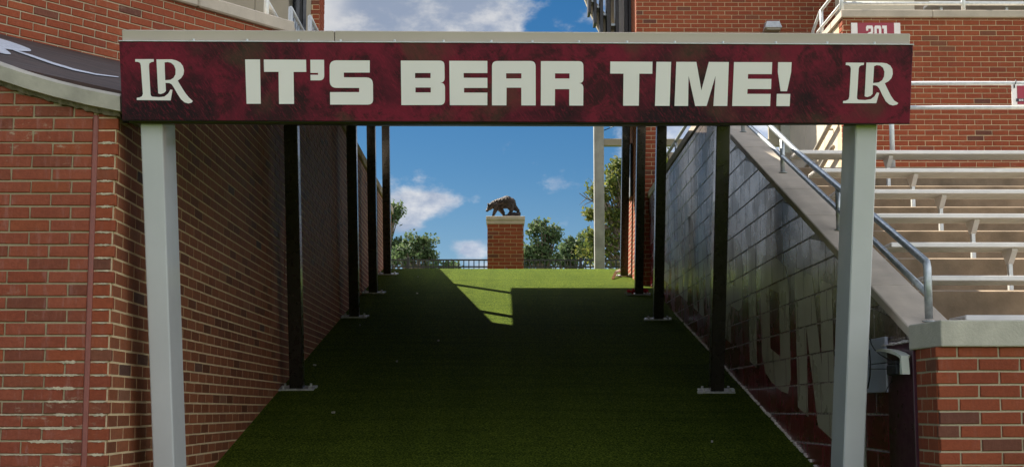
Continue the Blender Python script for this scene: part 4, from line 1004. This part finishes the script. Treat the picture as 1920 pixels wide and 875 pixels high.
for i in range(10):
    a, b = L_ * i / 10 + .003, L_ * (i + 1) / 10 - .003; c = MB(); c.bbox(-1.915, 1.95, a, b, HN, HN + .07, .004, Mx); put(c, 'roof_panel', M['roof'])
c = MB(); c.bbox(-1.9155, -1.86, .06, L_ - .01, HN + .072, HN + .15, .004, Mx); c.bbox(1.9, 1.9505, .06, L_ - .01, HN + .072, HN + .15, .004, Mx); put(c, 'edge_beam', M['roof'])
# fascia: pale gutter standing behind and above the sign
for a, b in ((-1.93, -.86), (-.857, 2.058)):
    c = MB(); Mf = Mx.copy(); Mf[2][0] = -.003; c.bbox(a, b, -.012, .16, HN + .075, 2.779, .004, Mf); put(c, 'fascia', M['fascia'])

# ------------------------------------------------------------------ the sign
ZB, YB = 1.449, 6.07
SH = .391
so = Vector((0, YB, ZB))
sgn = tag(empty('header_sign', (.064, YB, ZB)), "maroon IT'S BEAR TIME! sign board across the tunnel mouth", 'sign')
Ms = Matrix(((1, 0, 0, so.x), (0, ES.y, EN.y, so.y), (-.0027, ES.z, EN.z, so.z), (0, 0, 0, 1)))
c = MB(); c.bbox(-1.931, 2.059, 0, .055, 0, SH, .003, Ms); put(c, 'board', M['grunge'], sgn)
c = MB(); c.bbox(-1.933, 2.061, .003, .10, -.003, .0, .001, Ms); put(c, 'bottom_trim', M['black'], sgn)
c = MB(); c.bbox(-1.933, 2.063, -.004, .10, SH + .0005, SH + .006, .002, Ms); put(c, 'top_ledge', M['galv_light'], sgn)
for i in range(15):
    c = MB(); X = -1.55 + i * .243 + random.uniform(-.03, .03); c.tube([Ms @ Vector((X, .03, SH + .005)), Ms @ Vector((X, .03, SH + .018))], .006, 8); put(c, 'screw', M['galv_light'], sgn)
# lettering: outline points measured on the photographed board, converted to board coordinates
def onboard(x, y):
    d = ray(x, y); nn = ES; t_ = nn.dot(so) / nn.dot(d); p = d * t_ - so; return (p.x, p.dot(EN) + .0027 * p.x)
def rnd_poly(pts):
    """pts: (x, y[, r]) in photo units, r rounds that corner"""
    outp = []; n = len(pts)
    for i, p in enumerate(pts):
        if len(p) == 2: outp.append(p); continue
        P0 = Vector(pts[i - 1][:2]); P1 = Vector(p[:2]); P2 = Vector(pts[(i + 1) % n][:2]); r = p[2]
        a = P1 + (P0 - P1).normalized() * r; b = P1 + (P2 - P1).normalized() * r
        for k in range(6): t_ = k / 5; outp.append(tuple(a * (1 - t_) ** 2 + P1 * 2 * t_ * (1 - t_) + b * t_ ** 2))
    return outp
def letter(pts, holes=(), name='letter'):
    mb = MB(); po = [onboard(*p) for p in rnd_poly(pts)]; ho = [[onboard(*p) for p in h] for h in holes]
    mb.prism(po, -.003, .001, 'y', holes=ho); mb.v = [tuple(Ms @ Vector(v)) for v in mb.v]
    off = sgn.location; return link(name, mb.mesh(name, M['white'], recalc=True), sgn, -off)
def rect(a, b, c_, d): return [(a, b), (c_, b), (c_, d), (a, d)]
letter([(459.7, 111.8), (487.5, 111.8), (489, 194.7), (462.5, 194.7)])
letter([(494.7, 112), (573.8, 112.3), (574.4, 135.2), (550.4, 135.2), (551.3, 195), (523.4, 195), (522.4, 135), (495.3, 135)])
letter([(582, 112.4), (607.6, 112.5), (608, 151, 9), (582.4, 151), (582.2, 140.6), (596.5, 140.6), (596.5, 137), (582.2, 137)])
letter([(618, 113.6, 13), (693.3, 113.8), (693.3, 136.4), (644.6, 136.4), (644.8, 145.3), (699.2, 145.5, 13), (699.6, 196.4, 10), (619.2, 196.3), (618.9, 173), (673.6, 173), (673.6, 165.2), (618.4, 165, 13)])
letter([(751.6, 114), (833.4, 114.2, 9), (833.8, 155.4, 9), (826, 155.5), (834.3, 155.6, 9), (834.4, 197.2, 10), (752.6, 197.2)], [rect(778.2, 137.2, 807.4, 146.7), rect(779, 164.4, 807.8, 173.6)])
letter([(842.4, 114.4), (913.8, 114.6), (913.8, 137.3), (869.3, 137.3), (869.4, 146.2), (913.8, 146.4), (913.9, 165.2), (870, 165.2), (870, 173.9), (913.8, 174), (913.8, 197.6), (843.4, 197.4)])
letter([(922.6, 114.8, 10), (1004.2, 114.8, 10), (1004.4, 197.9), (977.4, 197.9), (977.4, 164.7), (949.8, 164.7), (949.6, 197.8), (922.4, 197.8)], [rect(949, 137.8, 977.6, 147.5)])
letter([(1014.2, 115), (1093.8, 115.2, 9), (1093.9, 156, 8), (1086, 156.2), (1093.8, 156.5, 9), (1093.4, 198.2), (1067.2, 198.2), (1067.4, 167.4), (1040.6, 167.4), (1040.2, 198.1), (1014, 198)], [rect(1040.6, 138, 1067.8, 147.6)])
letter([(1144.3, 115.8), (1223.3, 116.2), (1223, 138.6), (1198.6, 138.5), (1197.6, 198.4), (1168.2, 198.4), (1169, 138.5), (1144, 138.3)])
letter([(1230.8, 116.3), (1258.2, 116.5), (1255.4, 198.8), (1228, 198.7)])
letter([(1268, 116.4), (1305.5, 116.5), (1315, 170), (1329, 116.6), (1366.4, 116.8), (1363.4, 199), (1337.4, 199), (1341.6, 142), (1324.6, 199), (1303.5, 199), (1290.9, 142), (1290, 199), (1264.6, 198.8)])
letter([(1376.2, 116.9), (1447.6, 117.1), (1446.6, 139.4), (1402.4, 139.3), (1401.8, 148.2), (1446, 148.4), (1445.4, 167.3), (1401.4, 167.2), (1400.8, 176.3), (1444.6, 176.4), (1443.6, 199.2), (1372.6, 199)])
letter([(1458.8, 117), (1484, 117.2), (1483, 136), (1475.4, 171.4), (1463.4, 171.4), (1458.2, 136)])
letter([(1456.4, 176.3), (1481.4, 176.4), (1480.2, 199.3), (1455.4, 199.2)])
def crop(pts, ox, oy, s): return [((x / s) + ox, (y / s) + oy) for x, y in pts]
Lp = [(100, 155), (352, 155), (352, 190), (320, 195), (292, 212), (286, 245), (296, 430), (308, 632), (315, 655), (335, 668), (430, 674), (500, 665), (550, 625), (582, 570), (608, 575), (583, 718), (122, 713), (122, 683), (160, 677), (192, 662), (205, 630), (190, 430), (176, 240), (165, 205), (135, 192), (100, 190)]
Rp = [(390, 158), (600, 158), (660, 172), (715, 202), (752, 250), (767, 310), (758, 365), (728, 412), (680, 448), (725, 525), (780, 612), (830, 676), (886, 728), (866, 750), (825, 760), (775, 745), (725, 702), (675, 625), (630, 545), (600, 500), (568, 481), (512, 479), (518, 590), (490, 617), (445, 632), (414, 622)]
Rh = [(500, 200), (540, 194), (590, 205), (630, 240), (652, 295), (650, 365), (622, 412), (580, 437), (508, 443)]
letter(crop(Lp, 240, 90, 7.293), name='monogram_letter'); letter(crop(Rp, 240, 90, 7.293), [crop(Rh, 240, 90, 7.293)], 'monogram_letter')
Lq = [(188, 130), (436, 132), (432, 163), (395, 168), (370, 185), (362, 215), (350, 420), (338, 600), (342, 626), (362, 637), (450, 642), (530, 628), (578, 592), (612, 537), (642, 543), (602, 684), (148, 684), (150, 655), (188, 650), (222, 632), (234, 600), (246, 400), (256, 215), (248, 185), (225, 168), (186, 163)]
Rq = [(468, 130), (680, 132), (745, 142), (795, 172), (823, 220), (828, 285), (808, 345), (770, 385), (718, 412), (755, 490), (800, 580), (845, 645), (904, 684), (882, 704), (830, 716), (780, 700), (730, 655), (685, 570), (645, 485), (618, 452), (590, 440), (556, 440), (552, 558), (525, 585), (480, 600), (444, 590)]
Rr = [(572, 180), (610, 165), (655, 170), (695, 200), (715, 255), (710, 320), (685, 370), (640, 400), (558, 410)]
letter(crop(Lq, 1560, 100, 7.293), name='monogram_letter'); letter(crop(Rq, 1560, 100, 7.293), [crop(Rr, 1560, 100, 7.293)], 'monogram_letter')

# ------------------------------------------------------------------ small things on the turf
def onramp(x, y): d = ray(x, y); return d * (Z0 / (d.z - S * d.y))
def lump(name, label, cat, p, size, m_, seed, group=None, flat=1.0):
    r_ = random.Random(seed); ch = []
    for k in range(3): a = p + Vector((r_.uniform(-1, 1) * size[0], r_.uniform(-1, 1) * size[1], r_.uniform(.2, .8) * size[2])); b = p + Vector((r_.uniform(-1, 1) * size[0], r_.uniform(-1, 1) * size[1], r_.uniform(.2, 1) * size[2])); ch.append([(a, size[2] * .34), (b, size[2] * .22)])
    me = blobmesh(ch, size[2] * .13, name, m_, size[2] * .3, 1); o = link(name, me); tag(o, label, cat, group); return o
p = onramp(1185, 552); lump('red_cloth', 'crumpled red cloth left of the third right post foot', 'cloth', p + Vector((-.02, -.1, .0)), (.05, .03, .07), M['redcloth'], 1)
p = onramp(1208, 551); lump('red_cloth', 'crumpled red cloth right of the third right post foot', 'cloth', p + Vector((-.01, -.1, .0)), (.05, .03, .07), M['redcloth'], 2)
p = onramp(1181, 553); lump('white_rag', 'pale rag lying beside the red cloth at a post foot', 'cloth', p + Vector((-.03, -.1, 0)), (.05, .02, .03), M['scrap'], 3)
a = onramp(1149, 524); b = onramp(1164, 514)
c = MB(); dv = (b - a); sd_ = Vector((.02, .035, 0)); u_ = Vector((0, 0, .03))
mid = a.lerp(b, .45) + Vector((0, .02, .07)); b2 = b + Vector((0, 0, .05))
for s0, s1 in ((a, mid), (mid, b2)): c.hexa([s0 - sd_, s0 + sd_, s1 + sd_, s1 - sd_, s0 - sd_ + u_, s0 + sd_ + u_, s1 + sd_ + u_, s1 - sd_ + u_])
tag(c.build('broken_board', M['wood'], recalc=True), 'splintered pale board leaning at the foot of the farthest right post', 'board')
p = onramp(1184, 520); lump('stone_pile', 'small heap of pale rubble against the sunlit tower foot', 'rubble', p + Vector((0, 0, 0)), (.08, .06, .06), M['wood'], 6)
spots = [(784, 520, 'white scrap on the shaded turf inside the last left posts'), (782, 551, 'brown leaf scrap lying near the third left post'), (590, 686, 'pale scrap on dark turf right of the nearest inner left post'), (744, 679, 'small white scrap in the middle of the dark turf'), (625, 775, 'white fleck lowest on the dark turf at left'), (1335, 830, 'tiny pale fleck on turf at lower right'), (950, 505, 'white dot on the sunlit crest before the pillar'), (822, 640, 'faint pale fleck on turf left of centre'), (675, 611, 'pale fleck beside the second left post plate')]
for i, (x, y, lab) in enumerate(spots):
    p = onramp(x, y) + Vector((0, 0, .006)); s_ = .007 + .008 * random.random(); c = MB(); an = random.random() * 3
    e = Vector((cos(an), sin(an) * ES.y, sin(an) * ES.z)) * s_; f = Vector((-sin(an), cos(an) * ES.y, cos(an) * ES.z)) * s_ * .6
    c.hexa([p - e - f, p + e - f, p + e + f, p - e + f] + [v + EN * (.008 + .01 * random.random()) for v in (p - e - f, p + e - f, p + e + f, p - e + f)])
    tag(c.build('litter_scrap', M['wood'] if i == 1 else M['scrap'], recalc=True), lab, 'litter', 'scraps of litter on the turf')

# lift everything so that the field lies at height zero
for o in list(col.objects):
    if o.parent is None: o.location.z += UP
